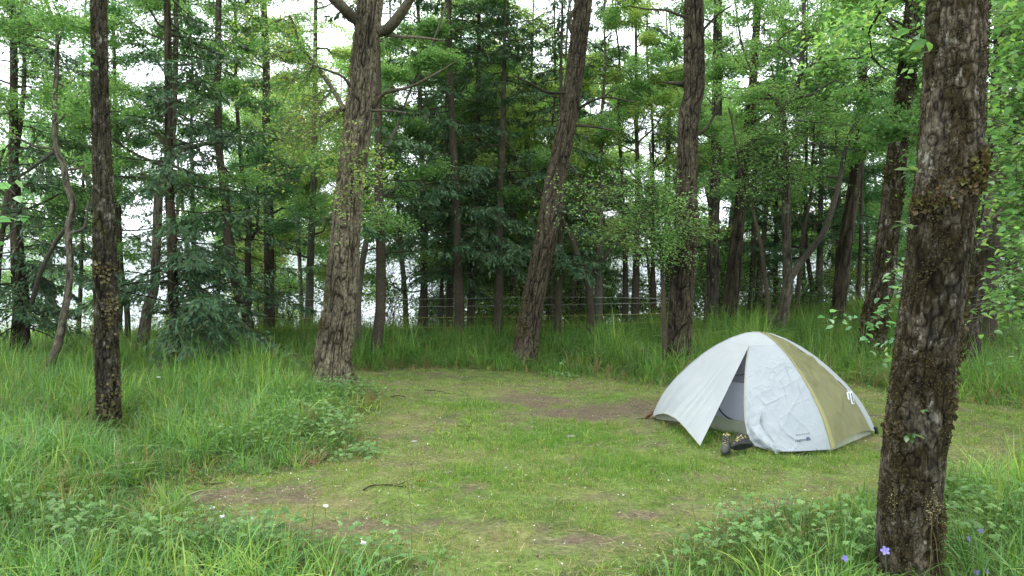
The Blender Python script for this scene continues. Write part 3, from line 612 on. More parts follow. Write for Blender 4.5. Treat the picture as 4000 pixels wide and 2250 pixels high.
T('spruce_tree', [(2176, 1318, 28), (2180, 1200, 27), (2188, 1050, 24), (2194, 893, 20), (2200, 600, 16)], 17.2, 11, M['bark_dark'], 'straight thin black trunk just right of the leaning furrowed trunk', kind='spruce', seed=41, z0=1.7, L0=1.7, sev=.16, dens=.9)
T('birch_tree', [(2305, 1305, 30), (2307, 1200, 28), (2296, 1100, 27), (2260, 1010, 24), (2235, 930, 22), (2190, 850, 18), (2120, 760, 12)], 17, 4.6, M['bark_dark'], 'small dark grey tree forking into a wide V behind the rope fence', seed=42, z0=3.3, leaves=1500, lsize=.05, pal='fresh', blen=1.2, 
  limbs=[[(2303, 1100, 22, 0), (2330, 1050, 20, 0), (2380, 985, 17, 0), (2420, 945, 12, 0), (2480, 880, 6, 0)]])
for k, (spec, Y, lab, kd) in enumerate([
    ([(2337, 1255, 36), (2339, 1100, 32), (2341, 960, 26), (2350, 700, 18)], 19.5, 'dark trunk just right of the V forked tree', 'leafy'),
    ([(2440, 1265, 27), (2443, 1150, 24), (2442, 1000, 20), (2430, 700, 14)], 20, 'left one of two slim dark trunks side by side left of the knobbly brown trunk', 'spruce'),
    ([(2480, 1265, 32), (2483, 1150, 30), (2486, 1000, 26), (2490, 700, 18)], 19.6, 'right one of two slim dark trunks side by side left of the knobbly brown trunk', 'leafy'),
    ([(2550, 1258, 24), (2552, 1150, 22), (2550, 1050, 18), (2548, 800, 14)], 20.4, 'far thin trunk between the paired dark trunks and the knobbly brown trunk', 'spruce'),
    ([(2240, 1250, 26), (2240, 1150, 24), (2240, 950, 18)], 21, 'far trunk in the gap between the straight thin black trunk and the V forked tree', 'spruce'),
    ([(2155, 1270, 18), (2155, 1100, 17), (2158, 900, 14)], 20, 'very thin dark stem touching the right side of the leaning furrowed trunk', 'leafy'),
    ([(2015, 1275, 24), (2010, 1150, 20), (2005, 950, 16), (1990, 600, 10)], 20, 'far stem right of the tall brown spruce trunk', 'spruce'),
    ([(2928, 1250, 28), (2938, 1100, 24), (2946, 830, 18), (2950, 500, 12)], 20.8, 'slender dark trunk just right of the dark leaning trunk above the tent top', 'spruce'),
    ([(2962, 1250, 30), (2966, 1100, 27), (2990, 850, 18), (3010, 500, 12)], 21.0, 'second slender trunk right of the dark leaning trunk, twin of its neighbour', 'spruce'),
    ([(3028, 1235, 20), (3030, 1100, 18), (3031, 914, 15), (3036, 600, 12)], 21.5, 'thin trunk close left of the light forked birch', 'spruce'),
    ([(3108, 1262, 22), (3122, 1080, 18), (3140, 900, 16), (3168, 750, 14), (3180, 500, 10)], 20, 'thin stem leaning right under the slanting limb of the forked birch', 'leafy'),
    ([(3180, 1230, 20), (3166, 1090, 18), (3147, 920, 16), (3150, 600, 12)], 21.5, 'thin trunk leaning left under the slanting birch limb', 'spruce'),
    ([(3202, 1240, 30), (3200, 1100, 27), (3206, 880, 22), (3206, 500, 14)], 21, 'straight far trunk crossed by the slanting birch limb', 'spruce'),
    ([(3268, 1100, 14), (3272, 900, 13), (3274, 700, 10)], 20.5, 'very thin dark stem in the gap left of the nearly black trunk', 'leafy'),
    ([(3346, 1270, 18), (3358, 1050, 16), (3366, 800, 13), (3370, 500, 10)], 19, 'thin dark trunk just right of the nearly black trunk', 'spruce'),
    ([(3386, 1225, 14), (3386, 1050, 13), (3385, 850, 11)], 21, 'thinnest far stem between the nearly black trunk and the shaggy grey trunk', 'leafy'),
    ([(1586, 1275, 22), (1580, 1125, 20), (1560, 900, 16), (1540, 500, 12)], 20.5, 'far pale stem between the bare stubbed spruce and the thin straight dark trunk', 'leafy'),
    ([(1722, 1315, 16), (1724, 1150, 15), (1730, 950, 12)], 18.8, 'thinnest stem at the left side of the dark spruce cluster', 'leafy'),
    ([(308, 1265, 16), (316, 1100, 15), (322, 900, 12)], 18, 'thin far stem left of the dark mossy trunk', 'spruce'),
    ([(498, 1235, 22), (488, 1150, 20), (476, 1060, 18), (470, 900, 12)], 17, 'thin leaning stem in the bright gap right of the dark mossy trunk', 'leafy'),
    ([(770, 1262, 26), (764, 1100, 22), (756, 900, 18), (748, 500, 12)], 19, 'far trunk behind the low spruce boughs at left', 'spruce'),
    ([(-30, 1350, 40), (-20, 1125, 36), (5, 900, 28), (60, 620, 22), (95, 300, 16), (85, 60, 12)], 15, 'slender trunk leaning in from the left edge of the view', 'leafy')]):
    T('spruce_tree' if kd == 'spruce' else 'birch_tree', spec, Y, 9.5 + (k*37 % 30)/10, M['bark_dark'] if k % 4 else M['bark_grey'], lab, kind=kd, seed=60+k, ns=10, step=.2, z0=(1.6 + (k*13 % 10)/10) if kd == 'spruce' else 2.0,
      L0=1.6, sev=.2, dens=.85, leaves=4600, lsize=.06, pal=('fresh', 'blue', 'yellow')[k % 3], blen=2.0)

# leafy sapling in front of the knobbly trunk; its foliage fills the gap left of it
rs = np.random.default_rng(77)
def cloud(cx, cy, rx, ry, Y, n, base, ry_dy=.6):
    out = []
    for _ in range(n):
        a = rs.uniform(0, 2*PI); r = math.sqrt(rs.uniform(.02, 1)); x = cx+rx*r*math.cos(a); y = cy+ry*r*math.sin(a); yy = Y+rs.uniform(-ry_dy, ry_dy)
        t = P(x, y, yy); b = np.array(base(t)); out.append((b, t))
    return out
def limb_at(axis):
    return lambda t: axis[np.argmin(np.abs(axis[:, 2]-(t[2]-.35)))]
spec = [(2596, 1330, 20), (2592, 1220, 19), (2588, 1080, 17), (2580, 950, 15), (2560, 800, 12), (2545, 700, 8), (2540, 600, 5)]
axp, axr = resample(np.array([P(x, y, 12.6) for x, y, _ in spec]), np.array([w_/2/F*12.6 for _, _, w_ in spec]), .1)
sp = [(b, t, 60, .047, 'fresh', .14, .6, False, .006, 5) for b, t in cloud(2430, 800, 300, 200, 12.4, 80, limb_at(axp))]
sp += [(b, t, 50, .047, 'fresh', .14, .6, False, .006, 5) for b, t in cloud(2690, 850, 180, 170, 12.4, 42, limb_at(axp))]
T('birch_sapling', spec, 12.6, P(0, 560, 12.6)[2], M['bark_dark'], 'small leafy young tree whose low foliage hangs across the knobbly brown trunk', 'young tree', seed=78, z0=99, sprays=sp, flare=.1)
spec = [(3010, 1290, 22), (2990, 1100, 18), (2960, 900, 14), (2900, 700, 10), (2880, 600, 6)]
axp, axr = resample(np.array([P(x, y, 16) for x, y, _ in spec]), np.array([w_/2/F*16 for _, _, w_ in spec]), .1)
sp = [(b, t, 60, .05, 'fresh', .16, .6, False, .007, 5) for b, t in cloud(2980, 600, 180, 150, 15.4, 22, limb_at(axp))] + [(b, t, 60, .055, 'fresh', .16, .6, False, .007, 5) for b, t in cloud(3200, 540, 200, 190, 15.4, 30, limb_at(axp))]
T('birch_sapling', spec, 16, 5, M['bark_dark'], 'slim leafy young tree growing behind the tent beside the forked birch', 'young tree', seed=79, z0=99, sprays=sp, flare=.1)

# dense leafy tree closing the right edge
spec = [(4190, 1690, 60), (4180, 1200, 55), (4150, 900, 50), (4130, 500, 44), (4100, 0, 36)]
axp, axr = resample(np.array([P(x, y, 8) for x, y, _ in spec]), np.array([w_/2/F*8 for _, _, w_ in spec]), .1)
sp = [(b, t, 75, .075, 'fresh', .2, .66, True, .008, 6) for b, t in cloud(4010, 420, 190, 560, 7.4, 120, limb_at(axp), .8)]
sp += [(b, t, 60, .07, 'fresh', .2, .66, True, .008, 6) for b, t in cloud(3980, 1080, 150, 150, 7.2, 34, limb_at(axp), .5)]
sp += [(b, t, 75, .075, 'fresh', .2, .66, True, .008, 6) for b, t in cloud(4350, 500, 260, 600, 7.6, 60, limb_at(axp), .8)]
T('leafy_tree', spec, 8.2, 9, M['bark_grey'], 'dense bright green leafy tree closing the right edge of the view', seed=80, z0=4.4, leaves=3500, lsize=.075, detail=True, sprays=sp, blen=2.2)
T('mossy_tree', [(3795, 1330, 66), (3801, 1226, 62), (3815, 1125, 58), (3838, 970, 50), (3870, 700, 40), (3890, 300, 34)], 12, 9, M['bark_lichen'], 'pale slanting trunk seen between the nearest trunk and the bright leafy tree', seed=81, ns=40, step=.05, furrow=.008, kx=16, kz=4, z0=2.4, leaves=6500, pal='deep', lsize=.06)
T('mossy_tree', [(3868, 1280, 52), (3871, 1187, 50), (3880, 1000, 44), (3900, 600, 34)], 13.5, 9, M['bark_dark'], 'dark trunk right beside the pale slanting trunk near the right edge', seed=82, z0=2.0, leaves=6500, pal='deep', lsize=.06)
T('mossy_tree', [(3960, 1290, 40), (3955, 1150, 38), (3950, 900, 34), (3940, 500, 28)], 15.5, 9, M['bark_dark'], 'shadowy trunk nearest the right edge, behind the bright leafy tree', seed=83, z0=1.4, leaves=7500, pal='deep', lsize=.06)

# young shoots of large leaves on the nearest trunk's left side belong to a sapling behind it
rs = np.random.default_rng(5)
def rosette(lb, c, d, n, size, pal='fresh'):
    c = np.asarray(c, float)
    for k in range(n):
        a = rs.uniform(-1.2, 1.2); dirv = norm(np.array([d[0]*math.cos(a)-d[1]*math.sin(a), d[0]*math.sin(a)+d[1]*math.cos(a), rs.uniform(-.6, .55)]))
        up = norm(np.array([rs.normal(0, .3), rs.normal(-.2, .3), 1])); S = norm(np.cross(dirv, up)); U = np.cross(S, dirv); s = size*rs.uniform(.75, 1.2); wd = s*.24
        rows = [(0, 0, 0), (.25, .8, .02), (.5, 1, .0), (.75, .75, -.04), (1, 0.03, -.12)]; V = []
        for f, ww, dz in rows:
            m = c + dirv*s*f + U*dz*s; V += [m-S*wd*ww+U*s*.05*ww, m, m+S*wd*ww+U*s*.05*ww]
        q = []
        for i in range(4): q += [[3*i, 3*i+1, 3*i+4, 3*i+3], [3*i+1, 3*i+2, 3*i+5, 3*i+4]]
        lb.add(np.array(V), q, c=np.array(PAL[pal][rs.integers(0, 4)])*1.25)
def shoot(name, label, stem, ros, lsize, pal='fresh'):
    tb, lb = MB(), MB(); st = np.array(stem); org = st[0]
    root = empty(name, org, label, 'shoot', 'leafy shoots on the nearest trunk')
    V, q = tube_arrays(st, np.linspace(.005, .002, len(st)), 6); tb.add(V, q, c=np.ones((len(V), 3)))
    for c, d, n, *_ in ros: rosette(lb, c, d, n, lsize, pal)
    tb.build('stem', M['bark_grey'], root, origin=org); lb.build('leaf', M['leaf'], root, origin=org)
shoot('leafy_shoot', 'sprig of long pale leaves high on the left side of the nearest trunk', [P(3640, 200, 4.14), P(3610, 205, 4.08), P(3590, 210, 4.06)], [(P(3590, 208, 4.06), (-1, -.3), 7, .085)], .085)
shoot('leafy_shoot', 'sprig of long pale leaves beside the shaggy moss ring of the nearest trunk', [P(3620, 670, 4.14), P(3590, 675, 4.08), P(3565, 670, 4.06)], [(P(3575, 672, 4.06), (-1, -.3), 9, .09)], .09)
shoot('leafy_shoot', 'small sprig with one leaf below the moss ring of the nearest trunk', [P(3600, 880, 4.14), P(3560, 885, 4.08), P(3540, 875, 4.06)], [(P(3545, 876, 4.06), (-1, -.3), 3, .07)], .07)
shoot('leafy_shoot', 'fresh green sprig growing from the lower face of the nearest trunk', [P(3560, 1705, 4.04), P(3555, 1700, 3.96), P(3550, 1698, 3.91)], [(P(3550, 1698, 3.91), (0, -1), 6, .065)], .065)
shoot('leafy_shoot', 'tiny green sprig on the nearest trunk level with the tent skirt', [P(3605, 1605, 4.04), P(3602, 1602, 3.96)], [(P(3602, 1602, 3.96), (0, -1), 3, .035)], .035)

# sapling left of the nearest trunk with pale leaves reaching in front of the shaggy trunk
spec = [(3600, 1900, 18), (3590, 1600, 15), (3570, 1300, 12), (3560, 1100, 8), (3565, 900, 5)]
L_ = lambda x, y, Y=5.3: P(x, y, Y)
sp = [(L_(3575, 1300), L_(3190, 1265, 5.0), 30, .055, 'blue', .07, .62, True, .005, 4), (L_(3575, 1350), L_(3380, 1330, 5.1), 26, .055, 'blue', .08, .62, True, .005, 4),
      (L_(3570, 1250), L_(3420, 1190, 5.1), 26, .055, 'blue', .08, .62, True, .005, 4), (L_(3565, 1150), L_(3450, 1080, 5.1), 24, .055, 'blue', .08, .62, True, .005, 3),
      (L_(3565, 1100), L_(3480, 1000, 5.1), 20, .055, 'fresh', .08, .62, True, .005, 3), (L_(3575, 1400), L_(3470, 1400, 5.1), 14, .05, 'fresh', .08, .62, True, .005, 3)]
T('leafy_sapling', spec, 5.3, P(0, 880, 5.3)[2], M['bark_dark'], 'sapling with pale green leaves reaching out left from behind the nearest trunk', 'sapling', seed=85, z0=99, sprays=sp, flare=.1, ns=8)
# leaves reaching in at the left edge, from a tree that stands just outside
spec = [(-520, 1850, 70), (-510, 1300, 64), (-505, 700, 56), (-500, 0, 48)]
sp = [(P(-480, 800, 6.2), P(60, 760, 5.4), 26, .085, 'blue', .12, .7, True, .006, 4), (P(-480, 900, 6.2), P(50, 850, 5.4), 26, .08, 'blue', .1, .7, True, .006, 3), (P(-480, 1000, 6.2), P(70, 965, 5.4), 22, .08, 'fresh', .1, .7, True, .006, 3)]
T('birch_tree', spec, 6.2, 9, M['bark_grey'], 'pale leaves reaching in from a tree just past the left edge', seed=86, z0=4.5, leaves=1500, lsize=.08, sprays=sp, detail=True, narrow=.7)

# more woodland on the slope beyond the edge: grouped look-alikes
REFS = [(65, 'far left dark trunk'), (268, 'thin crooked trunk'), (412, 'dark mossy trunk'), (602, 'trunk with the reddish base'), (685, 'low boughed spruce trunk'), (925, 'sweeping spruce trunk'), (1052, 'straight leafy trunk'), (1213, 'pale slender far trunk'),
        (1334, 'thick furrowed trunk'), (1488, 'stubbed spruce trunk'), (1657, 'thin straight dark trunk'), (1790, 'stoutest cluster spruce'), (1950, 'tall brown spruce trunk'), (2093, 'leaning furrowed trunk'), (2188, 'thin black trunk'), (2300, 'V forked tree'),
        (2460, 'paired slim trunks'), (2664, 'knobbly brown trunk'), (2785, 'pale straight trunk'), (2868, 'dark leaning trunk'), (2946, 'slender twin trunks'), (3078, 'light forked birch'), (3285, 'nearly black trunk'), (3443, 'shaggy grey trunk'), (3650, 'nearest trunk'), (3815, 'pale slanting trunk'), (3955, 'shadowy right trunk')]
def where(px):
    d, n = min(((px-a, b) for a, b in REFS), key=lambda t: abs(t[0]))
    return ('behind the ' if abs(d) < 25 else 'left of the ' if d < 0 else 'right of the ')+n
def uniq(items):
    """items: (key, distance); returns labels, counting look-alikes at one place from near to far"""
    out = [None]*len(items); ks = {}
    for i, (k, y) in enumerate(items): ks.setdefault(k, []).append((y, i))
    for k, l in ks.items():
        l.sort()
        for m, (y, i) in enumerate(l): out[i] = k.format('' if len(l) == 1 else ('nearest ', 'second nearest ', 'third nearest ', 'fourth nearest ', 'farthest ', 'hindmost ', 'last ')[min(m, 6)])
    return out
rs = np.random.default_rng(202); far = []
while len(far) < 58:
    px = rs.uniform(-350, 4400); Y = rs.uniform(21.2, 33)
    if px < 1000 and rs.random() < .72: continue
    far.append((px, Y, 'spruce' if rs.random() < (.35 if px < 2400 else .25) else 'leafy', rs.random() < .7))
labs = uniq([('distant {}'+('dark' if dk else 'grey')+(' spruce' if kd == 'spruce' else ' leafy tree')+' down the slope, '+where(px), Y) for px, Y, kd, dk in far])
for k, ((px, Y, kd, dk), lab) in enumerate(zip(far, labs)):
    x = (px-CX)/F*Y; g = hz(x, Y); lean = rs.normal(0, .02); wd = rs.uniform(.12, .24); H = rs.uniform(6.5, 10) - (.8 if px < 900 else 0)
    s_ = [(px+(z_*lean)*F/Y*4, HY-(z_-CAMZ)*F/Y, wd*F/Y*(1-.06*z_)) for z_ in np.linspace(g, 4, 4)]
    T('distant_tree', s_, Y, H, M['bark_dark'] if dk else M['bark_grey'], lab, group='trees on the slope beyond the fence', kind=kd, seed=300+k,
      ns=8, step=.4, z0=max(g+2, -.5) if kd == 'spruce' else rs.uniform(-.6, 1.6), L0=1.9, sev=.3, dens=.55, leaves=4500, lsize=.085, pal=('fresh', 'yellow', 'fresh', 'blue')[k % 4], blen=2.3, every=.4, clump=.3)
# bushes along the bluff edge
rs = np.random.default_rng(99)
BPX = [-150, 90, 280, 560, 700, 860, 930, 1010, 1080, 1150, 1230, 1430, 1520, 1620, 1700, 1780, 1890, 1990, 2120, 2250, 2400, 2520, 2590, 2730, 2850, 2960, 3130, 3230, 3300, 3420, 3560, 3740, 1740, 1950, 2040, 2180, 2330, 2460, 2580, 2690, 2790, 2900, 3010, 3090, 3180, 3360, 3480, 3620]
blab = uniq([('{}backlit leafy bush at the bluff edge, '+where(px), px) for px in BPX])
for k, px in enumerate(BPX):
    Y = rs.uniform(20.2, 22.5); x = (px-CX)/F*Y; g = hz(x, Y); org = np.array([x, Y, g])
    root = empty('shrub', org, blab[k], 'bush', 'bushes along the bluff edge')
    tb, lb = MB(), MB(); top = rs.uniform(1.0, 3.2) if px > 950 else rs.uniform(.5, 1.0)
    for m in range(18):
        tip = org + np.array([rs.normal(0, .6), rs.normal(0, .4), (1.2-g)*rs.uniform(.3, .75)+rs.uniform(-.2, top)])
        spray(tb, lb, org+np.array([rs.normal(0, .08), rs.normal(0, .08), -.05])+(tip-org)*rs.uniform(0, .35), tip, 70, .06, ('fresh', 'yellow', 'deep')[k % 3], rs, .3, .65, False, .01, 6)
    tb.build('stem', M['bark_dark'], root, origin=org); lb.build('foliage', M['leaf'], root, smooth=False, origin=org)

# ------------------------------------------------------------------ dome tent
def fabric_setup(sc, col2, fac=.5, bd=.004):
    def f(n, N, L, b, col):
        a = noise(N, L, 14, 5); bump(N, L, b, a, bd)
        s = noise(N, L, 5, 4); c = ramp(N, L, s, [(.35, sc), (.7, col2)]); L.new(c, b.inputs['Base Color'])
    return f
M['fly_white'] = mat('fly_white', (.5, .54, .56), rough=.55, spec=.25, trans=.22, setup=fabric_setup((.39, .42, .435), (.435, .46, .47), bd=.005))
M['fly_door'] = mat('fly_door', (.46, .5, .53), rough=.5, spec=.3, trans=.2, setup=fabric_setup((.335, .37, .40), (.38, .415, .44), bd=.006))
M['fly_olive'] = mat('fly_olive', (.44, .41, .20), rough=.6, spec=.2, trans=.18, setup=fabric_setup((.185, .182, .085), (.22, .215, .105), bd=.008))
M['piping'] = mat('piping', (.27, .255, .10), rough=.6)
M['sage'] = mat('sage', (.38, .40, .32), rough=.7, setup=fabric_setup((.30, .32, .24), (.36, .38, .30), bd=.006))
M['inner_white'] = mat('inner_white', (.66, .68, .80), rough=.7, trans=.4)
M['mesh_grey'] = mat('mesh_grey', (.19, .19, .22), rough=.8)
M['navy'] = mat('navy', (.012, .014, .04), rough=.5)
M['black'] = mat('black', (.015, .015, .017), rough=.5)
M['strap'] = mat('strap', (.12, .045, .025), rough=.8)
M['tagwhite'] = mat('tagwhite', (.8, .82, .85), rough=.3)
M['ink'] = mat('ink', (.07, .08, .13), rough=.6)
M['zip'] = mat('zip', (.35, .33, .25), rough=.6)
FL, FR, BR = np.array([1.55, 8.73]), np.array([2.89, 7.12]), np.array([3.66, 7.93]); BL = FL+BR-FR; CC = (FL+BR)/2
SS = [0, .06, .125, .25, .375, .5, .625, .75, .85, .9, .95, 1]; ZZ = [1.0, .998, .985, .932, .857, .76, .64, .50, .362, .275, .165, .03]
tz = hz(*CC)*0
def arc(c, s, sc=1.0, zs=1.0):
    s = np.asarray(s, float); xy = CC + (c-CC)*s[..., None]*sc
    return np.concatenate([xy, (np.interp(s, SS, ZZ)*zs)[..., None]], -1)
def grid(mb, Pg, c=None):
    nu, nv = Pg.shape[:2]; i = np.arange(nu-1)[:, None]*nv; j = np.arange(nv-1)[None, :]
    mb.add(Pg.reshape(-1, 3), np.stack([i+j, i+j+1, i+nv+j+1, i+nv+j], -1).reshape(-1, 4), c=c)
tent = empty('dome_tent', (CC[0], CC[1], 0), 'white and olive two person dome tent with its door half open', 'tent')
torg = np.array([CC[0], CC[1], 0.])
def tpart(name, grids, m, parent=tent, smooth=True):
    mb = MB()
    for g_ in grids: grid(mb, g_)
    return mb.build(name, m, parent, smooth, torg)
Zp = P(2925, 1352, 8.1); Tp = P(2735, 1762, 7.25); Tp[2] = .035
fdir = np.array([-.77, -.64, .25])
def roof():
    s = np.linspace(0, .3, 14)[None, :]; t = np.linspace(0, 1, 24)[:, None]
    A = arc(FL, s[0]); B = arc(FR, s[0]); Pg = A[None]*(1-t[..., None])+B[None]*t[..., None]
    off = Zp - (A[-1]+B[-1])/2
    wv = (1-np.abs(2*t-1))*(s/.3)**1.5; Pg = Pg + wv[..., None]*off; return Pg
tpart('roof_panel', [roof()], M['fly_white'])
v = np.linspace(0, 1, 120)[None, :]; u = np.linspace(0, 1, 90)[:, None]
tri = lambda u, Pa, Pb: Pa*(1-u[..., None])+Pb*u[..., None]
# left panel, pulled out to the vestibule peg
A = arc(FL, .3+.7*v[0]); B = Zp+(Tp-Zp)*v[0][:, None]; B = B - np.array([0, 0, 1])*.0*v[0][:, None]
Pg = tri(u, A[None], B[None]); U, V_ = np.broadcast_to(u, Pg.shape[:2]), np.broadcast_to(v, Pg.shape[:2])
Pg = Pg.copy(); Pg[..., 2] += .14*np.sin(np.pi*U**.9)*V_**4 * (1-.15*U)
fan = (vnoise(U*11, V_*1.2, U*0, 5)*.5+vnoise(U*26, V_*1.5, U*0, 6)*.3)*.045*V_**1.5*np.sin(np.pi*U)
fan += .010*fbm(U*7, V_*5, U*0, 3, 8)*(1-U)*V_ - .03*np.sin(np.pi*U)*np.sin(np.pi*V_)
Pg += fan[..., None]*fdir
left_panel = Pg
tpart('fly_panel', [Pg], M['fly_white'])
# right door half, hanging loose and wrinkled
Ept = np.array([Zp, P(2914, 1430, 7.93), P(2909, 1520, 7.72), P(2909, 1600, 7.55), P(2914, 1660, 7.42), P(2932, 1705, 7.32), P(2962, 1742, 7.22), P(3028, 1770, 7.08)])
Ept[-1][2] = .02
ec, _ = resample(Ept, np.ones(len(Ept)), .01); di = np.concatenate([[0], np.cumsum(np.linalg.norm(np.diff(ec, axis=0), axis=1))]); di /= di[-1]
v = np.linspace(0, 1, 150)[None, :]; u = np.linspace(0, 1, 110)[:, None]
E = np.stack([np.interp(v[0], di, ec[:, k]) for k in range(3)], 1); B = arc(FR, .3+.7*v[0]); B[:, 2] = np.maximum(B[:, 2], .02)
Pg = tri(u, E[None], B[None]).copy(); U, V_ = np.broadcast_to(u, Pg.shape[:2]), np.broadcast_to(v, Pg.shape[:2])
X_, Y_ = U*.75, V_*1.15
def ridge(a, b, s): return 1-np.abs(vnoise(a, b, a*0, s))*2
wr = 0
for ang, sc, st, am, sd_ in ((.9, 7, 2.2, .30, 1), (-.5, 6, 2.0, .30, 2), (.2, 12, 3.5, .20, 3), (1.4, 13, 4, .18, 4), (-1.1, 22, 7, .10, 5), (.5, 26, 9, .08, 6)):
    ca, sa = math.cos(ang), math.sin(ang); a = (X_*ca+Y_*sa)*sc; b_ = (-X_*sa+Y_*ca)*st
    wr = wr + am*(np.maximum(0, ridge(a+.4*vnoise(X_*5, Y_*5, X_*0, 50+sd_), b_, sd_))**3)*(.35+.9*np.maximum(0, vnoise(X_*3, Y_*3, X_*0, 70+sd_)))
amp = .062*np.sin(np.pi*np.clip(U, 0, 1))**.35*(np.clip(V_*3, .15, 1))
Pg += ((wr-.12)*amp)[..., None]*fdir
crump = np.exp(-((U/.28)**2+((V_-.86)/.2)**2)); Pg += (crump*(.5+1.2*fbm(U*12, V_*16, U*0, 3, 60)+.6*(ridge(U*9, V_*14, 61)))*.035)[..., None]*np.array([-.7, -.7, .1])
bulge = np.sin(np.pi*U)*V_*.05; Pg += bulge[..., None]*fdir*np.array([1, 1, 0]); Pg[..., 2] = np.maximum(Pg[..., 2], .012)
door_grid = Pg
door = tpart('door_flap', [Pg], M['fly_door'])
# folded hem lying over the corner
hs = np.linspace(0, 1, 40)[None, :]; hu = np.linspace(0, 1, 10)[:, None]
c0 = np.array([P(2925, 1610, 7.42), P(2925, 1680, 7.33), P(2955, 1720, 7.2), P(3005, 1756, 7.06), P(3045, 1772, 7.0)]); c1 = np.array([P(2975, 1600, 7.40), P(2965, 1650, 7.31), P(2985, 1690, 7.2), P(3025, 1735, 7.06), P(3030, 1774, 7.0)])
f = lambda c, t: np.stack([np.interp(t, np.linspace(0, 1, len(c)), c[:, k]) for k in range(3)], -1)
H_ = tri(np.broadcast_to(hu, (10, 40)), f(c0, hs[0])[None], f(c1, hs[0])[None]).copy(); H_ += (np.sin(np.pi*hu)*.025+.03*fbm(hu*3+hs*0, hs*9+hu*0, hs*0+hu*0, 3, 33))[..., None]*np.array([-.6, -.7, .3])
H_[..., 2] = np.maximum(H_[..., 2], .012)
tpart('folded_hem', [H_], M['fly_door'], door)
# olive end, white strips, sleeve
def sector(ca, cb, t0, t1, s0=0., s1=1., n=60, m=30, sag=.03, lift=.06, wrk=.006, seed=3, out=None):
    s = np.linspace(s0, s1, n)[None, :]; t = np.linspace(t0, t1, m)[:, None]
    A, B = arc(ca, s[0]), arc(cb, s[0]); Pg = tri(np.broadcast_to(t, (m, n)), A[None], B[None]).copy()
    mid = (ca+cb)/2-CC; mid = mid/np.linalg.norm(mid); d = np.array([mid[0], mid[1], .4])
    q = 4*t*(1-t); T_, S_ = np.broadcast_to(t, (m, n)), np.broadcast_to(s, (m, n))
    k = -sag*q*np.sin(np.pi*s) + wrk*fbm(T_*5+S_*9, S_*3-T_*6, T_*0, 3, seed)*np.minimum(1, q*2) + wrk*.9*np.maximum(0, ridge(T_*3+S_*8, S_*2-T_*3, seed+4))*q
    Pg += k[..., None]*d; Pg[..., 2] += lift*(q*s**8)
    if out: Pg += d*out
    return Pg
tpart('end_panel', [sector(FR, BR, .06, .88, s0=.02, wrk=.022, n=90, m=60)], M['fly_olive'])
tpart('fly_strip', [sector(FR, BR, .88, 1.0, m=5, out=.002, wrk=0.004)], M['fly_white'])
tpart('pole_sleeve', [sector(FR, BR, 0.0, .06, s0=.03, m=5, out=.004)], M['piping'])
tpart('back_panel', [sector(BR, BL, 0, 1), sector(BL, FL, 0, 1)], M['fly_white'])
def tline(name, pts, r, m, parent=tent, ns=6):
    pts = np.asarray(pts); V, q = tube_arrays(pts, np.full(len(pts), r), ns); mb = MB(); mb.add(V, q); return mb.build(name, m, parent, True, torg)
tline('piping', arc(FR, np.linspace(.03, 1, 50)) + np.array([-.004, -.004, .004]), .005, M['piping'])
tline('pole_seam', arc(FL, np.linspace(0, 1, 40)) + np.array([0, 0, .001]), .004, M['fly_white'])
tline('pole_seam', arc(BR, np.linspace(0, 1, 40)) + np.array([0, 0, .001]), .004, M['fly_white'])
tline('zipper', ec + np.array([-.004, -.004, 0]), .0045, M['zip'])
tline('hem_tape', left_panel[:, -1] + np.array([0, 0, -.001]), .004, M['zip'])
tline('roof_seam', roof()[:, -1] + np.array([0, 0, .0]), .0015, M['fly_white'])
# inner tent
def inner(ca, cb, z0, z1, sc=.94):
    t = np.linspace(0, 1, 24)[:, None]; s = np.linspace(0, 1, 200); A = arc(ca, s, sc, .95); B = arc(cb, s, sc, .95)
    zz = np.linspace(z1, z0, 14); sv = np.interp(-zz, -A[:, 2], s)
    A = arc(ca, sv, sc, .95); B = arc(cb, sv, sc, .95); A[:, 2] = zz; B[:, 2] = zz
    return tri(np.broadcast_to(t, (24, 14)), A[None], B[None])
sides = [(FL, FR), (FR, BR), (BR, BL), (BL, FL)]
def bath(ca, cb):
    t = np.linspace(0, 1, 24)[:, None]; z = np.linspace(.15, .0, 6)[None, :]; sc = .93+.035*(1-z/.15)
    A = np.stack([CC[0]+(ca-CC)[0]*sc[0], CC[1]+(ca-CC)[1]*sc[0], z[0]], -1); B = np.stack([CC[0]+(cb-CC)[0]*sc[0], CC[1]+(cb-CC)[1]*sc[0], z[0]], -1)
    g_ = tri(np.broadcast_to(t, (24, 6)), A[None], B[None]).copy(); g_[..., 2] += .012*vnoise(t*8+z*0, z*9+t*0, t*0+z*0, 4)*(z > .01)
    return g_
tpart('tent_floor', [bath(a, b_) for a, b_ in sides], M['sage'])
tpart('inner_wall', [inner(a, b_, .14, .50) for a, b_ in sides], M['inner_white'])
tpart('mesh_panel', [inner(a, b_, .50, .93) for a, b_ in sides], M['mesh_grey'])
def bvh_of(g_):
    nu, nv = g_.shape[:2]; vs = [Vector(p) for p in g_.reshape(-1, 3)]
    return BVHTree.FromPolygons(vs, [(i*nv+j, i*nv+j+1, (i+1)*nv+j+1, (i+1)*nv+j) for i in range(nu-1) for j in range(nv-1)])
def on(bvh, px, py, off=.004):
    o = Vector((0, 0, CAMZ)); d = (Vector(P(px, py, 1.0))-o).normalized(); h = bvh.ray_cast(o, d)
    return np.array(h[0]-d*off) if h[0] is not None else None
b1 = bvh_of(inner(FL, FR, .10, .93))
zl = [on(b1, x, y, .012) for x, y in ((2800, 1560), (2806, 1588), (2820, 1612), (2845, 1632), (2880, 1645), (2918, 1651), (2950, 1650), (2975, 1635))]
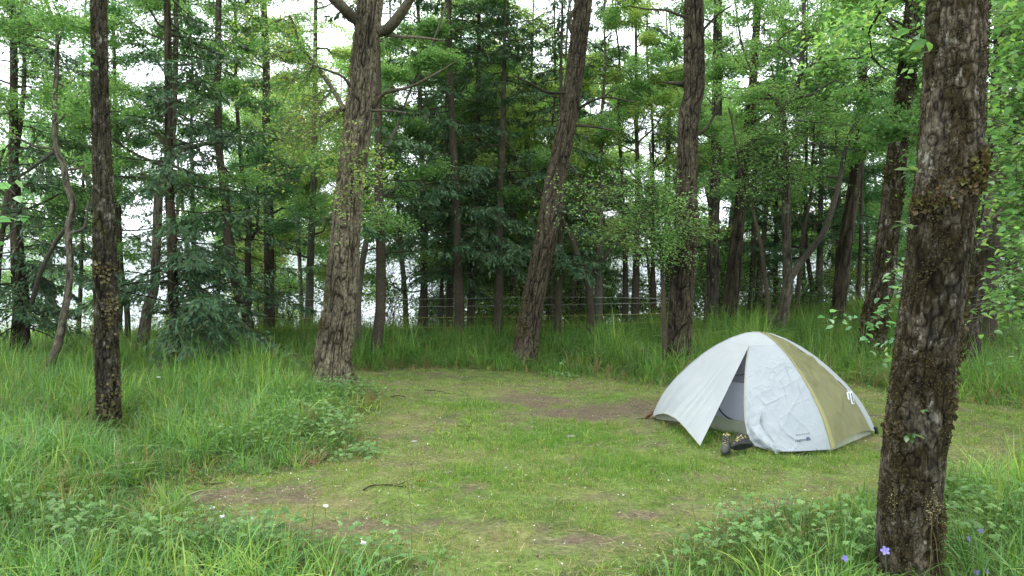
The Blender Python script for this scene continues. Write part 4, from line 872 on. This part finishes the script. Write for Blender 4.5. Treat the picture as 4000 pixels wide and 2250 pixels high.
zl = [p for p in zl if p is not None]; zc, _ = resample(zl, np.ones(len(zl)), .01); tline('door_zipper', zc, .0065, M['navy'])
zl = [on(b1, x, y, .012) for x, y in ((2872, 1467), (2890, 1464), (2915, 1462), (2935, 1462))]; zl = [p for p in zl if p is not None]
if len(zl) > 1: tline('mesh_seam', np.array(zl), .003, M['black'])
# small fittings
def boxy(name, c, sx, sy, sz, rz, m, parent=tent, tilt=0):
    v_ = np.array([[x, y, z] for x in (-1, 1) for y in (-1, 1) for z in (-1, 1)], float)*np.array([sx, sy, sz])/2
    ct, st_ = math.cos(tilt), math.sin(tilt); v_ = v_ @ np.array([[ct, 0, st_], [0, 1, 0], [-st_, 0, ct]]).T
    cz, s_ = math.cos(rz), math.sin(rz); v_ = v_ @ np.array([[cz, -s_, 0], [s_, cz, 0], [0, 0, 1]]).T + np.asarray(c)
    mb = MB(); mb.add(v_, [[0, 1, 3, 2], [4, 6, 7, 5], [0, 4, 5, 1], [2, 3, 7, 6], [0, 2, 6, 4], [1, 5, 7, 3]])
    o = mb.build(name, m, parent, False, torg); bv = o.modifiers.new('bevel', 'BEVEL'); bv.width = min(sx, sy, sz)*.25; bv.segments = 2; return o
b2 = bvh_of(door_grid); b3 = bvh_of(sector(FR, BR, .0, 1, wrk=.022)); bL = bvh_of(left_panel)
for px, py in ((3172, 1496), (3181, 1552)):
    p = on(b2, px, py, .008)
    if p is not None: boxy('toggle', p, .018, .008, .012, .5, M['piping'])
p = on(bL, 2744, 1731, .004)
if p is not None: boxy('corner_tab', p, .012, .006, .035, .5, M['navy'], tilt=.35)
p = on(b3, 3321, 1553, .008)
if p is not None:
    t_ = boxy('hanging_tag', p+np.array([-.01, -.03, 0]), .060, .004, .13, .12, M['tagwhite'], tilt=-.2); t_['label'] = 'white hanging tag with two dark stripes'
    for dx in (-.008, .018):
        boxy('tag_stripe', p + np.array([dx-.01, -.034, 0]), .007, .004, .105, .12, M['navy'], t_, tilt=-.2)
    for o in t_.children: o.parent = t_; 
cl = [on(b3, x, y, .006) for x, y in ((3268, 1462), (3274, 1488), (3292, 1505), (3308, 1522))]; cl = [q for q in cl if q is not None]
if len(cl) > 2: tline('tag_cord', resample(cl, np.ones(len(cl)), .01)[0], .003, M['black'])
boxy('corner_cap', np.array([3.655, 7.915, .045]), .03, .03, .075, .3, M['black'], tilt=-.3)
tline('corner_strap', np.array([[1.55, 8.72, .09], [1.52, 8.71, .05], [1.49, 8.70, .02], [1.45, 8.69, .012]]), .012, M['strap'])
tline('corner_strap', np.array([[1.56, 8.71, .07], [1.50, 8.68, .06], [1.47, 8.69, .03]]), .009, M['strap'])
tline('peg', np.array([[1.47, 8.70, .02], [1.43, 8.69, .018], [1.38, 8.69, .014]]), .008, M['black'])
tline('zipper_pull', np.array([Zp+np.array([-.01, -.02, -.03]), Zp+np.array([-.04, -.03, -.045]), Zp+np.array([-.055, -.03, -.055])]), .004, M['zip'])
# printed lettering and round emblem on the door
def text_mesh(s, size, spacing=1.0, shear=0):
    cu = bpy.data.curves.new('lettering', 'FONT'); cu.body = s; cu.size = size; cu.space_character = spacing; cu.shear = shear; cu.offset = size*.012
    o = bpy.data.objects.new('lettering_src', cu); COL.objects.link(o); dg = bpy.context.evaluated_depsgraph_get(); dg.update()
    me = bpy.data.meshes.new_from_object(o.evaluated_get(dg)); bpy.data.objects.remove(o); return me
def print_on(name, me, x0, y0, slope):
    vs = np.array([v_.co[:2] for v_ in me.vertices]); out = []; ok = True
    for a, b_ in vs:
        p = on(b2, x0+a, y0-b_-a*slope, .006); out.append(p if p is not None else np.zeros(3)); ok &= p is not None
    if not ok: return
    for v_, p in zip(me.vertices, out): v_.co = Vector(p-torg)
    o = bpy.data.objects.new(name, me); me.materials.append(M['ink']); COL.objects.link(o); o.parent = door; return o
print_on('lettering', text_mesh('MOUNTAIN', 8, 1.35), 3110, 1703, .16)
print_on('lettering', text_mesh('HARDWEAR', 13, .78), 3106, 1727, .12)
a_ = np.linspace(0, 2*PI, 24, endpoint=False)
em = bpy.data.meshes.new('emblem'); vv = [(math.cos(t)*7.5+math.sin(t*3)*.5, math.sin(t)*6.5, 0) for t in a_]+[(math.cos(t)*3.6, math.sin(t)*3, 0) for t in a_]
em.from_pydata(vv, [], [(i, (i+1) % 24, 24+(i+1) % 24, 24+i) for i in range(22)]+[(26, 30, 36, 40)]); print_on('emblem', em, 3156, 1713, 0)

# ------------------------------------------------------------------ boots
M['boot_grey'] = mat('boot_grey', (.10, .105, .10), rough=.8, setup=fabric_setup((.03, .033, .03), (.085, .09, .08), bd=.004))
M['boot_dark'] = mat('boot_dark', (.02, .02, .022), rough=.6, setup=fabric_setup((.012, .012, .013), (.04, .04, .04), bd=.003))
M['lining'] = mat('lining', (.25, .22, .08), rough=.9, setup=lambda n, N, L, b, col: L.new(ramp(N, L, noise(N, L, 45, 2), [(.48, (.02, .02, .018)), (.55, (.42, .38, .12))]), b.inputs['Base Color']))
M['boot_camo'] = mat('boot_camo', (.03, .03, .03), rough=.7, setup=lambda n, N, L, b, col: L.new(ramp(N, L, noise(N, L, 26, 2), [(.54, (.018, .018, .02)), (.58, (.30, .27, .10))]), b.inputs['Base Color']))
def boot(label, loc, rot, upper='boot_grey', scl=.80):
    root = empty('hiking_boot', loc, label, 'boot', 'pair of hiking boots by the tent door'); root.rotation_euler = rot; root.scale = (scl, scl, scl)
    def loft(name, sl, m, close=True, bumpy=0):
        mb = MB(); n = 28; a = np.arange(n)/n*2*PI; rows = []
        for z, x0, x1, wd in sl:
            x = (x0+x1)/2+(x1-x0)/2*np.cos(a); f_ = (x-x0)/(x1-x0); y = wd*np.sign(np.sin(a))*np.abs(np.sin(a))**.8*(.82+.25*np.sin(f_*PI*.9)+.05*f_)
            rows.append(np.stack([x, y, np.full(n, z)+bumpy*np.sin(a*9)], 1))
        V = np.concatenate(rows); k = len(sl); i = np.arange(k-1)[:, None]*n; j = np.arange(n)[None, :]; kk = (j+1) % n
        q = np.stack([i+j, i+kk, i+n+kk, i+n+j], -1).reshape(-1, 4); mb.add(V, q)
        for r_ in (0, k-1):
            c = V[r_*n:(r_+1)*n].mean(0); mb.add(np.concatenate([V[r_*n:(r_+1)*n], c[None]]), t=[[m_, (m_+1) % n, n] for m_ in range(n)])
        return mb.build(name, m, root, True)
    loft('sole', [(0, 0, .285, .043), (.006, -.004, .292, .047), (.024, -.006, .296, .049), (.032, -.002, .290, .047)], M['boot_dark'])
    loft('upper', [(.032, .0, .286, .045), (.05, -.002, .284, .046), (.07, .0, .262, .045), (.088, .003, .215, .042), (.105, .005, .172, .039), (.13, .004, .142, .038), (.155, -.002, .132, .040), (.172, -.008, .130, .043), (.178, -.004, .125, .040)], M[upper])
    loft('lining', [(.1785, -.002, .122, .038), (.184, .004, .115, .034), (.181, .012, .108, .030)], M['lining'])
    for k in range(5):
        x = .125+.019*k; z = .150-.018*k+.004; mb = MB(); t = np.linspace(-1, 1, 9)
        pts = np.stack([x+.008*t*(-1)**k, .03*t, z+.012*(1-t**2)], 1); V, q = tube_arrays(pts, np.full(9, .003), 6); mb.add(V, q); mb.build('lace', M['lining'], root)
    mb = MB(); pts = np.array([[-.004, 0, .165], [-.014, 0, .185], [-.008, 0, .205], [.0, 0, .19]]); V, q = tube_arrays(resample(pts, np.ones(4), .005)[0], .0045*np.ones(len(resample(pts, np.ones(4), .005)[0])), 6); mb.add(V, q); mb.build('pull_tab', M['lining'], root)
boot('grey hiking boot standing upright, toe toward the camera, by the tent door', (1.965, 7.20, 0.012), (0, 0, R(-112)))
boot('dark hiking boot with yellow patched lining fallen on its side at the tent door', (2.18, 7.14, .055), (R(58), R(0), R(200)), 'boot_camo')

# ------------------------------------------------------------------ rope fence
M['rope_white'] = mat('rope_white', (.36, .39, .36), rough=.6); M['rope_yellow'] = mat('rope_yellow', (.42, .38, .10), rough=.6)
root = empty('rope_fence', P(1480, 1290, 17.2), 'low fence of white and yellow ropes strung between the trunks along the bluff edge', 'rope fence')
ro = np.array(root.location)
for ys, m_ in (((1171, 1170, 1161, 1166), 'rope_white'), ((1201, 1200, 1190, 1182), 'rope_white'), ((1245, 1243, 1233, 1225), 'rope_yellow'), ((1284, 1282, 1270, 1257), 'rope_yellow')):
    c = np.array([P(x, y, Y) for x, y, Y in zip((760, 1480, 2180, 2610), ys, (17.5, 17.2, 17.3, 17.8))]); c = np.concatenate([P(-200, ys[0]+30, 17.5)[None], c]); c, _ = resample(c, np.ones(len(c)), .3)
    mb = MB(); V, q = tube_arrays(c, np.full(len(c), .004), 5); mb.add(V, q); mb.build('rope', M[m_], root, origin=ro)
c, _ = resample([P(1380, 1245, 16.9), P(1440, 1243, 16.6), P(1510, 1230, 15.0)], np.ones(3), .2); mb = MB(); V, q = tube_arrays(c, np.full(len(c), .006), 5); mb.add(V, q); mb.build('rope', M['rope_yellow'], root, origin=ro)

# ------------------------------------------------------------------ grass
def blades(mb, x, y, h, wd, col, rs, seg=3, bend=.5, z0=None):
    n = len(x); z = height(x, y) if z0 is None else z0; az = rs.uniform(0, 2*np.pi, n); b = np.abs(rs.normal(bend, bend*.5, n))
    d = np.stack([np.cos(az), np.sin(az), az*0], 1); s = np.stack([-np.sin(az), np.cos(az), az*0], 1)
    # half the blades show their face, half their edge
    tw = rs.uniform(-1.3, 1.3, n); s = s*np.cos(tw)[:, None]+d*np.sin(tw)[:, None]
    base = np.stack([x, y, z-.01], 1); rows = []
    for k in range(seg+1):
        t = k/seg; out = (b*h*t**2)[:, None]*d; up = (h*(t-.38*np.minimum(b, 1.2)*t**2.6))[:, None]*np.array([0, 0, 1.])
        c = base+out+up; ww = (wd*(1-t**1.7)+.0006)[:, None]*.5; rows += [c-s*ww, c+s*ww]
    V = np.stack(rows, 1).reshape(-1, 3); m = 2*(seg+1); k = np.arange(n)[:, None]*m
    q = np.concatenate([k+np.array([2*i, 2*i+1, 2*i+3, 2*i+2]) for i in range(seg)]); mb.add(V, q, c=np.repeat(col, m, 0))
rs = np.random.default_rng(11)
def in_tent(x, y, pad=0.0):
    a = (np.array([x, y]).T-CC) @ ((FR-FL)/np.linalg.norm(FR-FL)); b = (np.array([x, y]).T-CC) @ ((BR-FR)/np.linalg.norm(BR-FR))
    return (np.abs(a) < 1.06+pad) & (np.abs(b) < .57+pad)
def pick(n, y0, y1, k=.72, pad=1.2):
    y = np.sqrt(rs.uniform(y0**2, y1**2, n)); x = rs.uniform(-1, 1, n)*(k*y+pad); return x, y
C = lambda *a: np.array(a)
def gcol(n, kinds, wts):
    p = np.array(kinds); i = rs.choice(len(p), n, p=np.array(wts)/sum(wts)); return p[i]*rs.uniform(.75, 1.3, (n, 1))
G_BLUE, G_MID, G_LIME, G_DEEP, STRAW, STRAW2 = (.115, .24, .075), (.125, .25, .045), (.22, .32, .06), (.065, .16, .03), (.26, .20, .10), (.20, .13, .06)
tall = MB()
def tuft_blades(mb, x, y, hh, wd, col, per, spread, rs, seg, bend):
    """each tuft is a fan of blades that arch outward from one base"""
    n = len(x); i = np.repeat(np.arange(n), per); m = len(i); az = rs.uniform(0, 2*np.pi, m); rr = np.abs(rs.normal(0, spread, m))
    X = x[i]+rr*np.cos(az); Y = y[i]+rr*np.sin(az); h = hh[i]*rs.uniform(.45, 1.2, m); z = height(X, Y)
    b = np.clip(np.abs(rs.normal(bend, bend*.5, m))*(.5+rr/spread*.5), .05, 1.6); az = az+rs.normal(0, .5, m)
    d = np.stack([np.cos(az), np.sin(az), az*0], 1); s = np.stack([-np.sin(az), np.cos(az), az*0], 1); tw = rs.uniform(-.9, .9, m); s = s*np.cos(tw)[:, None]+np.array([0, 0, 1.])*np.sin(tw)[:, None]*.5
    base = np.stack([X, Y, z-.01], 1); rows = []; W = wd*rs.uniform(.6, 1.4, m)
    for k in range(seg+1):
        t = k/seg; c = base+(b*h*t**1.8)[:, None]*d+(h*(t-.55*np.minimum(b, 1.3)*t**2.4))[:, None]*np.array([0, 0, 1.])
        ww = (W*(1-t**2)*(.55+.45*min(1, t*3+.2))+.0006)[:, None]*.5; rows += [c-s*ww, c+s*ww]
    V = np.stack(rows, 1).reshape(-1, 3); q_ = 2*(seg+1); k = np.arange(m)[:, None]*q_
    c = col[i]*rs.uniform(.78, 1.25, (m, 1))
    mb.add(V, np.concatenate([k+np.array([2*a, 2*a+1, 2*a+3, 2*a+2]) for a in range(seg)]), c=np.repeat(c, q_, 0))
for y0, y1, n, wd, seg, per, spread in [(3.0, 8, 5200, .0085, 4, 13, .05), (8, 13, 9500, .010, 3, 11, .06), (13, 18.5, 11500, .012, 3, 9, .08), (18.5, 22, 6500, .015, 2, 8, .1)]:
    x, y = pick(n, y0, y1); pd = poly_dist(x, y); k = (pd < np.maximum(rs.uniform(-.3, .1, n), rs.normal(-.3, .32, n))) & ~in_tent(x, y, .08); x, y, pd = x[k], y[k], pd[k]; n = len(x)
    cl = fbm(x*1.1, y*1.1, x*0, 3, 71); cl2 = fbm(x*3.5, y*3.5, x*0, 2, 72)
    hh = np.interp(y, [3, 5, 6.5, 9, 12, 14, 18, 22], [.24, .32, .34, .46, .54, .60, .60, .48])
    hh = hh*(1+.55*cl+.4*cl2)*rs.uniform(.55, 1.25, n)*np.clip(.30+(-pd)*.66, .13, 1)*np.where(x > 3, 1.2, 1)*np.where(y < 6.5, 1.25, 1)
    for px_, Y_ in ((425, 8.15), (3560, 4.15), (1292, 11.6)):
        X_ = (px_-CX)/F*Y_; hh = hh*(1-.62*np.exp(-(((x-X_*y/Y_)/.28)**2+((y-Y_+.35)/.55)**2)))
    edge = np.exp(-(pd/.5)**2); str_ = rs.random(n) < (.04+.34*edge*np.clip(.5+cl2*2, 0, 1))*np.where(y < 6, .4, 1)
    c = gcol(n, [G_BLUE, G_MID, G_LIME, G_DEEP], [3, 4, 2, 1.5])
    back = y > 12.5; c[back] = gcol(back.sum(), [G_MID, G_DEEP, G_LIME, G_BLUE], [4, 3, 1.5, 1])
    far = y > 18.2; c[far] = gcol(far.sum(), [G_LIME, G_MID], [3, 3])
    c *= (1+.45*cl[:, None]); c[str_] = gcol(str_.sum(), [STRAW, STRAW2], [2, 1])
    tuft_blades(tall, x, y, hh, wd, c, per, spread, rs, seg, .75)
# narrower filler stems
x, y = pick(60000, 3, 14); pd = poly_dist(x, y); k = (pd < -.02) & ~in_tent(x, y, .05); x, y = x[k], y[k]; n = len(x)
blades(tall, x, y, rs.uniform(.06, .2, n), np.full(n, .004), gcol(n, [G_MID, G_DEEP, G_LIME, STRAW], [3, 3, 2, .6]), rs, 2, .8)
tag(tall.build('long_grass', M['grass'], smooth=False), 'long arching grass around the clearing and beneath the trees', 'long grass', kind='stuff')
lawn = MB()
for y0, y1, n, wd in ((3.6, 7, 150000, .0030), (7, 10, 120000, .0042), (10, 15, 90000, .006)):
    x, y = pick(n, y0, y1); pd = poly_dist(x, y); k = (pd > -.25) & ~in_tent(x, y, -.06); x, y = x[k], y[k]; n = len(x)
    d = dirt(x, y); lu = lush(x, y); nn = fbm(x*5, y*5, x*0, 3, 88); k = rs.random(n) < np.clip((1.-1.35*d)*(.7+1.1*nn)+.25*lu, .02, 1); x, y, d, lu, nn = x[k], y[k], d[k], lu[k], nn[k]; n = len(x)
    hh = (.028+.038*lu+.020*nn)*rs.uniform(.5, 1.6, n)*(1-.4*d); sm = rs.random(n) < .015; hh[sm] *= 2.5
    c = gcol(n, [(.20, .28, .045), (.27, .31, .07), (.14, .25, .04), (.34, .30, .14)], [3, 3, 2, 1.6])
    lg = rs.random(n) < lu; c[lg] = gcol(lg.sum(), [(.12, .26, .035), (.17, .31, .045), (.09, .21, .035)], [3, 2, 2])
    blades(lawn, x, y, hh, wd*rs.uniform(.6, 1.4, n), c, rs, 2, .7)
for y0, y1, n, wd in ((3.6, 7.5, 9000, .0045), (7.5, 15, 15000, .008)):
    x, y = pick(n, y0, y1); pd = poly_dist(x, y); k = (pd > -.1) & ~in_tent(x, y, -.02); x, y = x[k], y[k]; n = len(x); d = dirt(x, y); lu = lush(x, y); nn = fbm(x*2.5, y*2.5, x*0, 3, 188)
    k = rs.random(n) < np.clip((.40+1.0*nn+.9*lu)*(1-1.6*d), .004, 1); x, y, lu = x[k], y[k], lu[k]; n = len(x)
    tuft_blades(lawn, x, y, (.045+.045*lu)*rs.uniform(.6, 1.5, n), wd, gcol(n, [(.15, .27, .04), (.21, .33, .055), (.12, .23, .035), (.28, .33, .09)], [3, 3, 2, 1.5]), 8, .022, rs, 2, .6)
tag(lawn.build('short_grass', M['grass'], smooth=False), 'short mossy turf of the clearing floor', 'turf', kind='stuff')

# broad leaved plants
und = MB()
def palmate(mb, c, r, col, rs):
    n = len(c); az = rs.uniform(0, 2*PI, n); N_ = norm(np.stack([rs.normal(0, .35, n), rs.normal(-.15, .35, n), np.ones(n)], 1)); A = norm(np.cross(N_, np.stack([np.cos(az), np.sin(az), az*0], 1))); B = np.cross(N_, A)
    for k in range(5):
        t = (k-2)*.72; d = A*math.cos(t)+B*math.sin(t); s = np.cross(N_, d); rr = (r*(1-.12*abs(k-2)))[:, None]
        V = np.stack([c, c+d*rr*.55+s*rr*.26-N_*rr*.02, c+d*rr-N_*rr*.22, c+d*rr*.55-s*rr*.26-N_*rr*.02], 1).reshape(-1, 3)
        mb.add(V, np.arange(n)[:, None]*4+np.array([0, 1, 2, 3]), c=np.repeat(col, 4, 0))
zones = [(1330, 1560, 150, 40, 300), (1450, 1540, 60, 25, 90), (1130, 1640, 210, 50, 420), (1050, 1700, 230, 60, 420), (1380, 1770, 110, 30, 190), (930, 1760, 150, 50, 180), (1330, 1700, 120, 40, 170), (3080, 2110, 330, 70, 170), (2900, 2220, 260, 60, 130), (3500, 2200, 200, 60, 110),
         (3800, 2050, 240, 110, 200), (500, 2180, 520, 80, 260), (150, 2080, 220, 60, 120), (1050, 2190, 220, 50, 180), (1500, 2220, 150, 30, 60), (2330, 1440, 40, 12, 60), (2200, 1475, 60, 12, 80), (3500, 1470, 170, 60, 420), (3650, 1360, 250, 60, 420), (3420, 1400, 120, 60, 300), (2740, 1500, 60, 20, 40), (60, 1800, 160, 60, 150), (620, 1500, 400, 40, 160)]
for cx, cy, rx, ry, n in zones:
    px = cx+rx*rs.normal(0, .55, n); py = np.maximum(cy+ry*rs.normal(0, .55, n), 1300); Y = F*CAMZ/(py-HY); x = (px-CX)/F*Y; k = ~in_tent(x, Y, .1); x, y = x[k], Y[k]; n = len(x); kk = rs.random(n) < .42; x, y = x[kk], y[kk]; n = len(x)
    m = rs.integers(2, 4, n); x = np.repeat(x, m)+rs.normal(0, .05, m.sum()); y = np.repeat(y, m)+rs.normal(0, .05, m.sum()); n = len(x)
    pd = poly_dist(x, y); hgt = np.where(pd > 0, .06, .17)*rs.uniform(.4, 1.5, n); hgt = np.where(y > 13, hgt+.12, hgt)
    g = height(x, y); c = np.stack([x, y, g+hgt], 1); palmate(und, c, rs.uniform(.018, .042, n), gcol(n, [(.14, .26, .08), (.12, .24, .06), (.19, .31, .11), (.09, .19, .05)], [3, 3, 2, 1]), rs)
    blades(und, x, y, hgt*1.0, np.full(n, .003), gcol(n, [(.08, .13, .04)], [1]), rs, 1, .02)
tag(und.build('undergrowth', M['grass'], smooth=False), 'low leafy plants with palm shaped leaves among the long grass', 'undergrowth', kind='stuff')

# ------------------------------------------------------------------ litter
def scatter_flat(name, n, size, cols, label, cat, asp=.55, lift=.006, curl=.3):
    mb = MB(); x, y = pick(n, 3.8, 14); pd = poly_dist(x, y); k = (pd > -.3) & ~in_tent(x, y, 0); x, y = x[k], y[k]; n = len(x)
    c = np.stack([x, y, height(x, y)+lift+rs.uniform(0, .03, n)*(1-dirt(x, y))], 1); leaf_batch(mb, c, size, gcol(n, cols, [1]*len(cols)), rs, curl, asp, True, droop=0)
    tag(mb.build(name, M['litter'], smooth=False), label, cat, kind='stuff')
scatter_flat('leaf_litter', 2600, .024, [(.16, .09, .05), (.22, .15, .08), (.10, .06, .04), (.30, .25, .16)], 'fallen brown leaves scattered over the turf', 'fallen leaves')
scatter_flat('seed_fluff', 4600, .012, [(.62, .60, .56), (.52, .50, .45)], 'white seed fluff and petals dotted over the clearing', 'seed fluff', .8, .012)
mb = MB(); x, y = pick(60000, 3.8, 15); pd = poly_dist(x, y); d = dirt(x, y); pr = np.exp(-((pd-.0)/.35)**2)*.9+.35*d+.16; k = (pd > -.35) & (rs.random(len(x)) < pr) & ~in_tent(x, y, 0); x, y = x[k], y[k]; n = len(x)
az = rs.uniform(0, 2*PI, n); L = rs.uniform(.03, .13, n)[:, None]; dv = np.stack([np.cos(az), np.sin(az), rs.normal(0, .12, n)], 1); sv = np.stack([-np.sin(az), np.cos(az), az*0], 1)*.0018
b_ = np.stack([x, y, height(x, y)+rs.uniform(.004, .04, n)], 1); V = np.stack([b_-sv, b_+sv, b_+dv*L+sv*.4, b_+dv*L-sv*.4], 1).reshape(-1, 3)
mb.add(V, np.arange(n)[:, None]*4+np.array([0, 1, 2, 3]), c=np.repeat(gcol(n, [(.34, .26, .14), (.24, .16, .09), (.15, .10, .06)], [3, 2, 1]), 4, 0))
tag(mb.build('dry_stalks', M['litter'], smooth=False), 'dry straw stalks lying on the ground of the clearing', 'straw', kind='stuff')

def stick(label, pix, r, side=()):
    c = []
    for px, py in pix: g_ = G(px, py); c.append([g_[0], g_[1], hz(*g_)+r*1.2+.006])
    o0 = np.array(c[0]); mb = MB(); cc_, rr_ = resample(c, np.linspace(r, r*.45, len(c)), .02); cc_ = cc_+np.cumsum(rs.normal(0, .0012, cc_.shape), 0)*np.array([1, 1, .3]); V, q = tube_arrays(cc_, rr_, 8); mb.add(V, q, c=np.full((len(V), 3), .9))
    for i, a, L in side:
        p = cc_[int(i*len(cc_))]; t = branch_curve(p, a, L, .1, rs, 6, .3); V, q = tube_arrays(t, np.linspace(r*.6, r*.3, 6), 6); mb.add(V, q, c=np.full((len(V), 3), .9))
    tag(mb.build('fallen_stick', M['bark_dark'], origin=o0), label, 'stick')
stick('forked dead stick lying on the turf left of centre', [(1420, 1930), (1450, 1915), (1500, 1910), (1545, 1908), (1570, 1912), (1620, 1908)], .0065, ((.6, .4, .12), (.35, 2.4, .08)))
stick('thin dead twig on the bare soil at the back of the clearing', [(1660, 1530), (1700, 1532), (1760, 1545)], .007, ((.5, .3, .1),))
stick('slim twig lying flat beside the lush grass in the middle', [(1790, 1674), (1820, 1676), (1850, 1676)], .006)
stick('short brown stick at the left margin of the clearing', [(1530, 1560), (1560, 1556), (1585, 1562)], .008)
stick('weathered twig lying on the worn earth at lower left', [(800, 1895), (835, 1900), (870, 1898)], .008, ((.4, 1.2, .06),))

M['stone'] = mat('stone', (.3, .28, .25), rough=.9, setup=fabric_setup((.2, .19, .17), (.38, .36, .32), bd=.004))
def lump(name, label, cat, px, py, s, m, asp=(1, .8, .5), spikes=False):
    g_ = G(px, py); mb = MB(); nth, nph = 14, 20; th = np.linspace(.02, PI-.02, nth)[:, None]; ph = np.linspace(0, 2*PI, nph, endpoint=False)[None, :]
    X_, Y_, Z_ = np.sin(th)*np.cos(ph), np.sin(th)*np.sin(ph), np.cos(th)+0*ph; k = 1+.3*fbm(X_*1.5+px, Y_*1.5, Z_*1.5, 3, 3)
    if spikes: k = 1+.16*np.sin(ph*6+th*12)*np.ones_like(X_)
    V = np.stack([X_*k*asp[0], Y_*k*asp[1], Z_*k*asp[2]], -1)*s; i = np.arange(nth-1)[:, None]*nph; j = np.arange(nph)[None, :]; kk = (j+1) % nph
    q = np.stack([i+j, i+kk, i+nph+kk, i+nph+j], -1).reshape(-1, 4); o0 = np.array([g_[0], g_[1], hz(*g_)+s*asp[2]*.6]); mb.add(V.reshape(-1, 3)+o0, q)
    tag(mb.build(name, m, origin=o0), label, cat)
M['cone'] = mat('cone', (.10, .06, .035), rough=.9)
lump('pine_cone', 'small brown cone on the turf below the tent vestibule point', 'cone', 2551, 1852, .022, M['cone'], (.9, .9, 1.1), True)
lump('stone', 'flat pale stone half sunk in the turf in the middle of the clearing', 'stone', 1618, 1728, .035, M['stone'], (1, .7, .25))
lump('stone', 'small flat stone on bare soil straight left of the tent corner', 'stone', 2080, 1652, .03, M['stone'], (1.3, .7, .25))
lump('stone', 'grey stone with a mossy rim in the lush turf', 'stone', 2230, 1708, .04, M['stone'], (1.2, .8, .35))
lump('stone', 'reddish flat stone at the edge of the turf above the forked stick', 'stone', 1650, 1885, .035, M['strap'], (1.2, .7, .3))

# flowers
M['petal_white'] = mat('petal_white', (.78, .78, .74), rough=.8, trans=.2); M['petal_violet'] = mat('petal_violet', (.28, .24, .62), rough=.7, trans=.3); M['stemg'] = mat('stemg', (.07, .13, .04), rough=.7)
def flower(name, label, cat, group, px, py, Y, kind, s):
    p = P(px, py, Y); g_ = hz(p[0], Y); org = np.array([p[0], Y, g_]); root = empty(name, org, label, cat, group)
    mb = MB(); c = branch_curve(org, 1., max(.05, p[2]-g_), 6, rs, 5, .05); c += np.linspace(0, 1, 5)[:, None]*(p-c[-1]); V, q = tube_arrays(c, np.full(5, .0018), 5); mb.add(V, q); mb.build('stem', M['stemg'], root, origin=org)
    mb = MB()
    if kind == 'umbel':
        for k in range(34):
            a, r_ = rs.uniform(0, 2*PI), s*math.sqrt(rs.random()); q0 = p+np.array([r_*math.cos(a), r_*math.sin(a), .004*rs.normal()-.15*r_]); m = 6; t = np.arange(m)/m*2*PI
            V = np.concatenate([q0[None], q0+.0065*np.stack([np.cos(t), np.sin(t), .35*np.cos(3*t)], 1)]); mb.add(V, t=[[0, 1+i, 1+(i+1) % m] for i in range(m)])
        mb.build('blossom', M['petal_white'], root, False, org)
    else:
        nrm = norm(np.array([rs.normal(0, .3), -.8, .6])); A = norm(np.cross(nrm, [0, 0, 1.])); B = np.cross(nrm, A)
        for k in range(5):
            t = k*2*PI/5; d = A*math.cos(t)+B*math.sin(t); e = np.cross(nrm, d)
            V = np.array([p, p+d*s*.6-e*s*.38+nrm*s*.2, p+d*s*1.05-e*s*.2+nrm*s*.25, p+d*s*1.05+e*s*.2+nrm*s*.25, p+d*s*.6+e*s*.38+nrm*s*.2])
            mb.add(V, [[0, 1, 2, 3]], [[0, 3, 4]])
        mb.build('petal', M['petal_violet'], root, False, org)
for px, py, Y, s, lab in [(828, 1980, 5.0, .024, 'white flat flower head, tallest of the three over the worn earth at left'), (868, 2018, 4.95, .016, 'small white flower head below the tallest one at left'), (990, 2022, 4.95, .018, 'white flower head right of the small one at left'),
        (1272, 1975, 5.2, .020, 'white flower head standing under the forked stick'), (1420, 2120, 4.5, .020, 'white blossom in the arching grass at the bottom, left of centre'), (515, 1808, 6.2, .020, 'white flower head deep in the long grass at left'),
        (402, 2185, 4.2, .018, 'white flower head near the bottom left corner'), (620, 1472, 9.8, .03, 'cream flower head in the long grass behind the mossy trunk'), (945, 2036, 4.9, .015, 'tiny white flower head low between its neighbours')]:
    flower('yarrow', lab, 'flower', 'white flowers in the grass', px, py, Y, 'umbel', s*.75)
for px, py, Y, s, lab in [(3458, 2152, 4.0, .022, 'violet flower just left of the nearest trunk base'), (3830, 2073, 4.6, .017, 'violet flower, highest of those right of the nearest trunk'), (3782, 2105, 4.5, .017, 'drooping violet flower just right of the nearest trunk'),
        (3300, 2182, 4.1, .018, 'deep violet flower in the leafy plants left of the nearest trunk'), (3852, 2232, 4.1, .017, 'violet flower in the bottom right corner'), (3815, 2238, 4.05, .016, 'small violet flower beside the one in the bottom right corner')]:
    flower('geranium_flower', lab, 'flower', 'violet flowers by the nearest trunk', px, py, Y, 'geranium', s)
# seed heads
sh = MB()
for px, y0 in [(3600, 4.05), (3530, 4.2), (3650, 4.1), (3100, 4.6), (2980, 4.7), (700, 8), (900, 7.4), (300, 7), (1000, 7), (420, 5), (250, 5), (150, 6), (3900, 5), (3800, 5.5), (2750, 4.3), (1180, 4.3), (1600, 4.2)]:
    for k in range(3):
        x = (px-CX)/F*y0+rs.normal(0, .05); yy = y0+rs.normal(0, .08); g_ = hz(x, yy); H = rs.uniform(.38, .62); c = branch_curve(np.array([x, yy, g_]), rs.uniform(0, 6), H, 5, rs, 7, .08); V, q = tube_arrays(c, np.linspace(.0018, .0009, 7), 4); sh.add(V, q, c=C(.2, .19, .08))
        n = 40; t = rs.uniform(4.2, 6, n); i = np.minimum(t.astype(int), 5); pp = c[i]*(1-(t-i))[:, None]+c[i+1]*(t-i)[:, None]+rs.normal(0, .012, (n, 3)); leaf_batch(sh, pp, .012, gcol(n, [(.36, .31, .2), (.28, .26, .14)], [1, 1]), rs, 1, .4, False, .2)
tag(sh.build('seed_heads', M['grass'], smooth=False), 'pale feathery grass seed heads on thin stalks', 'seed heads', kind='stuff')
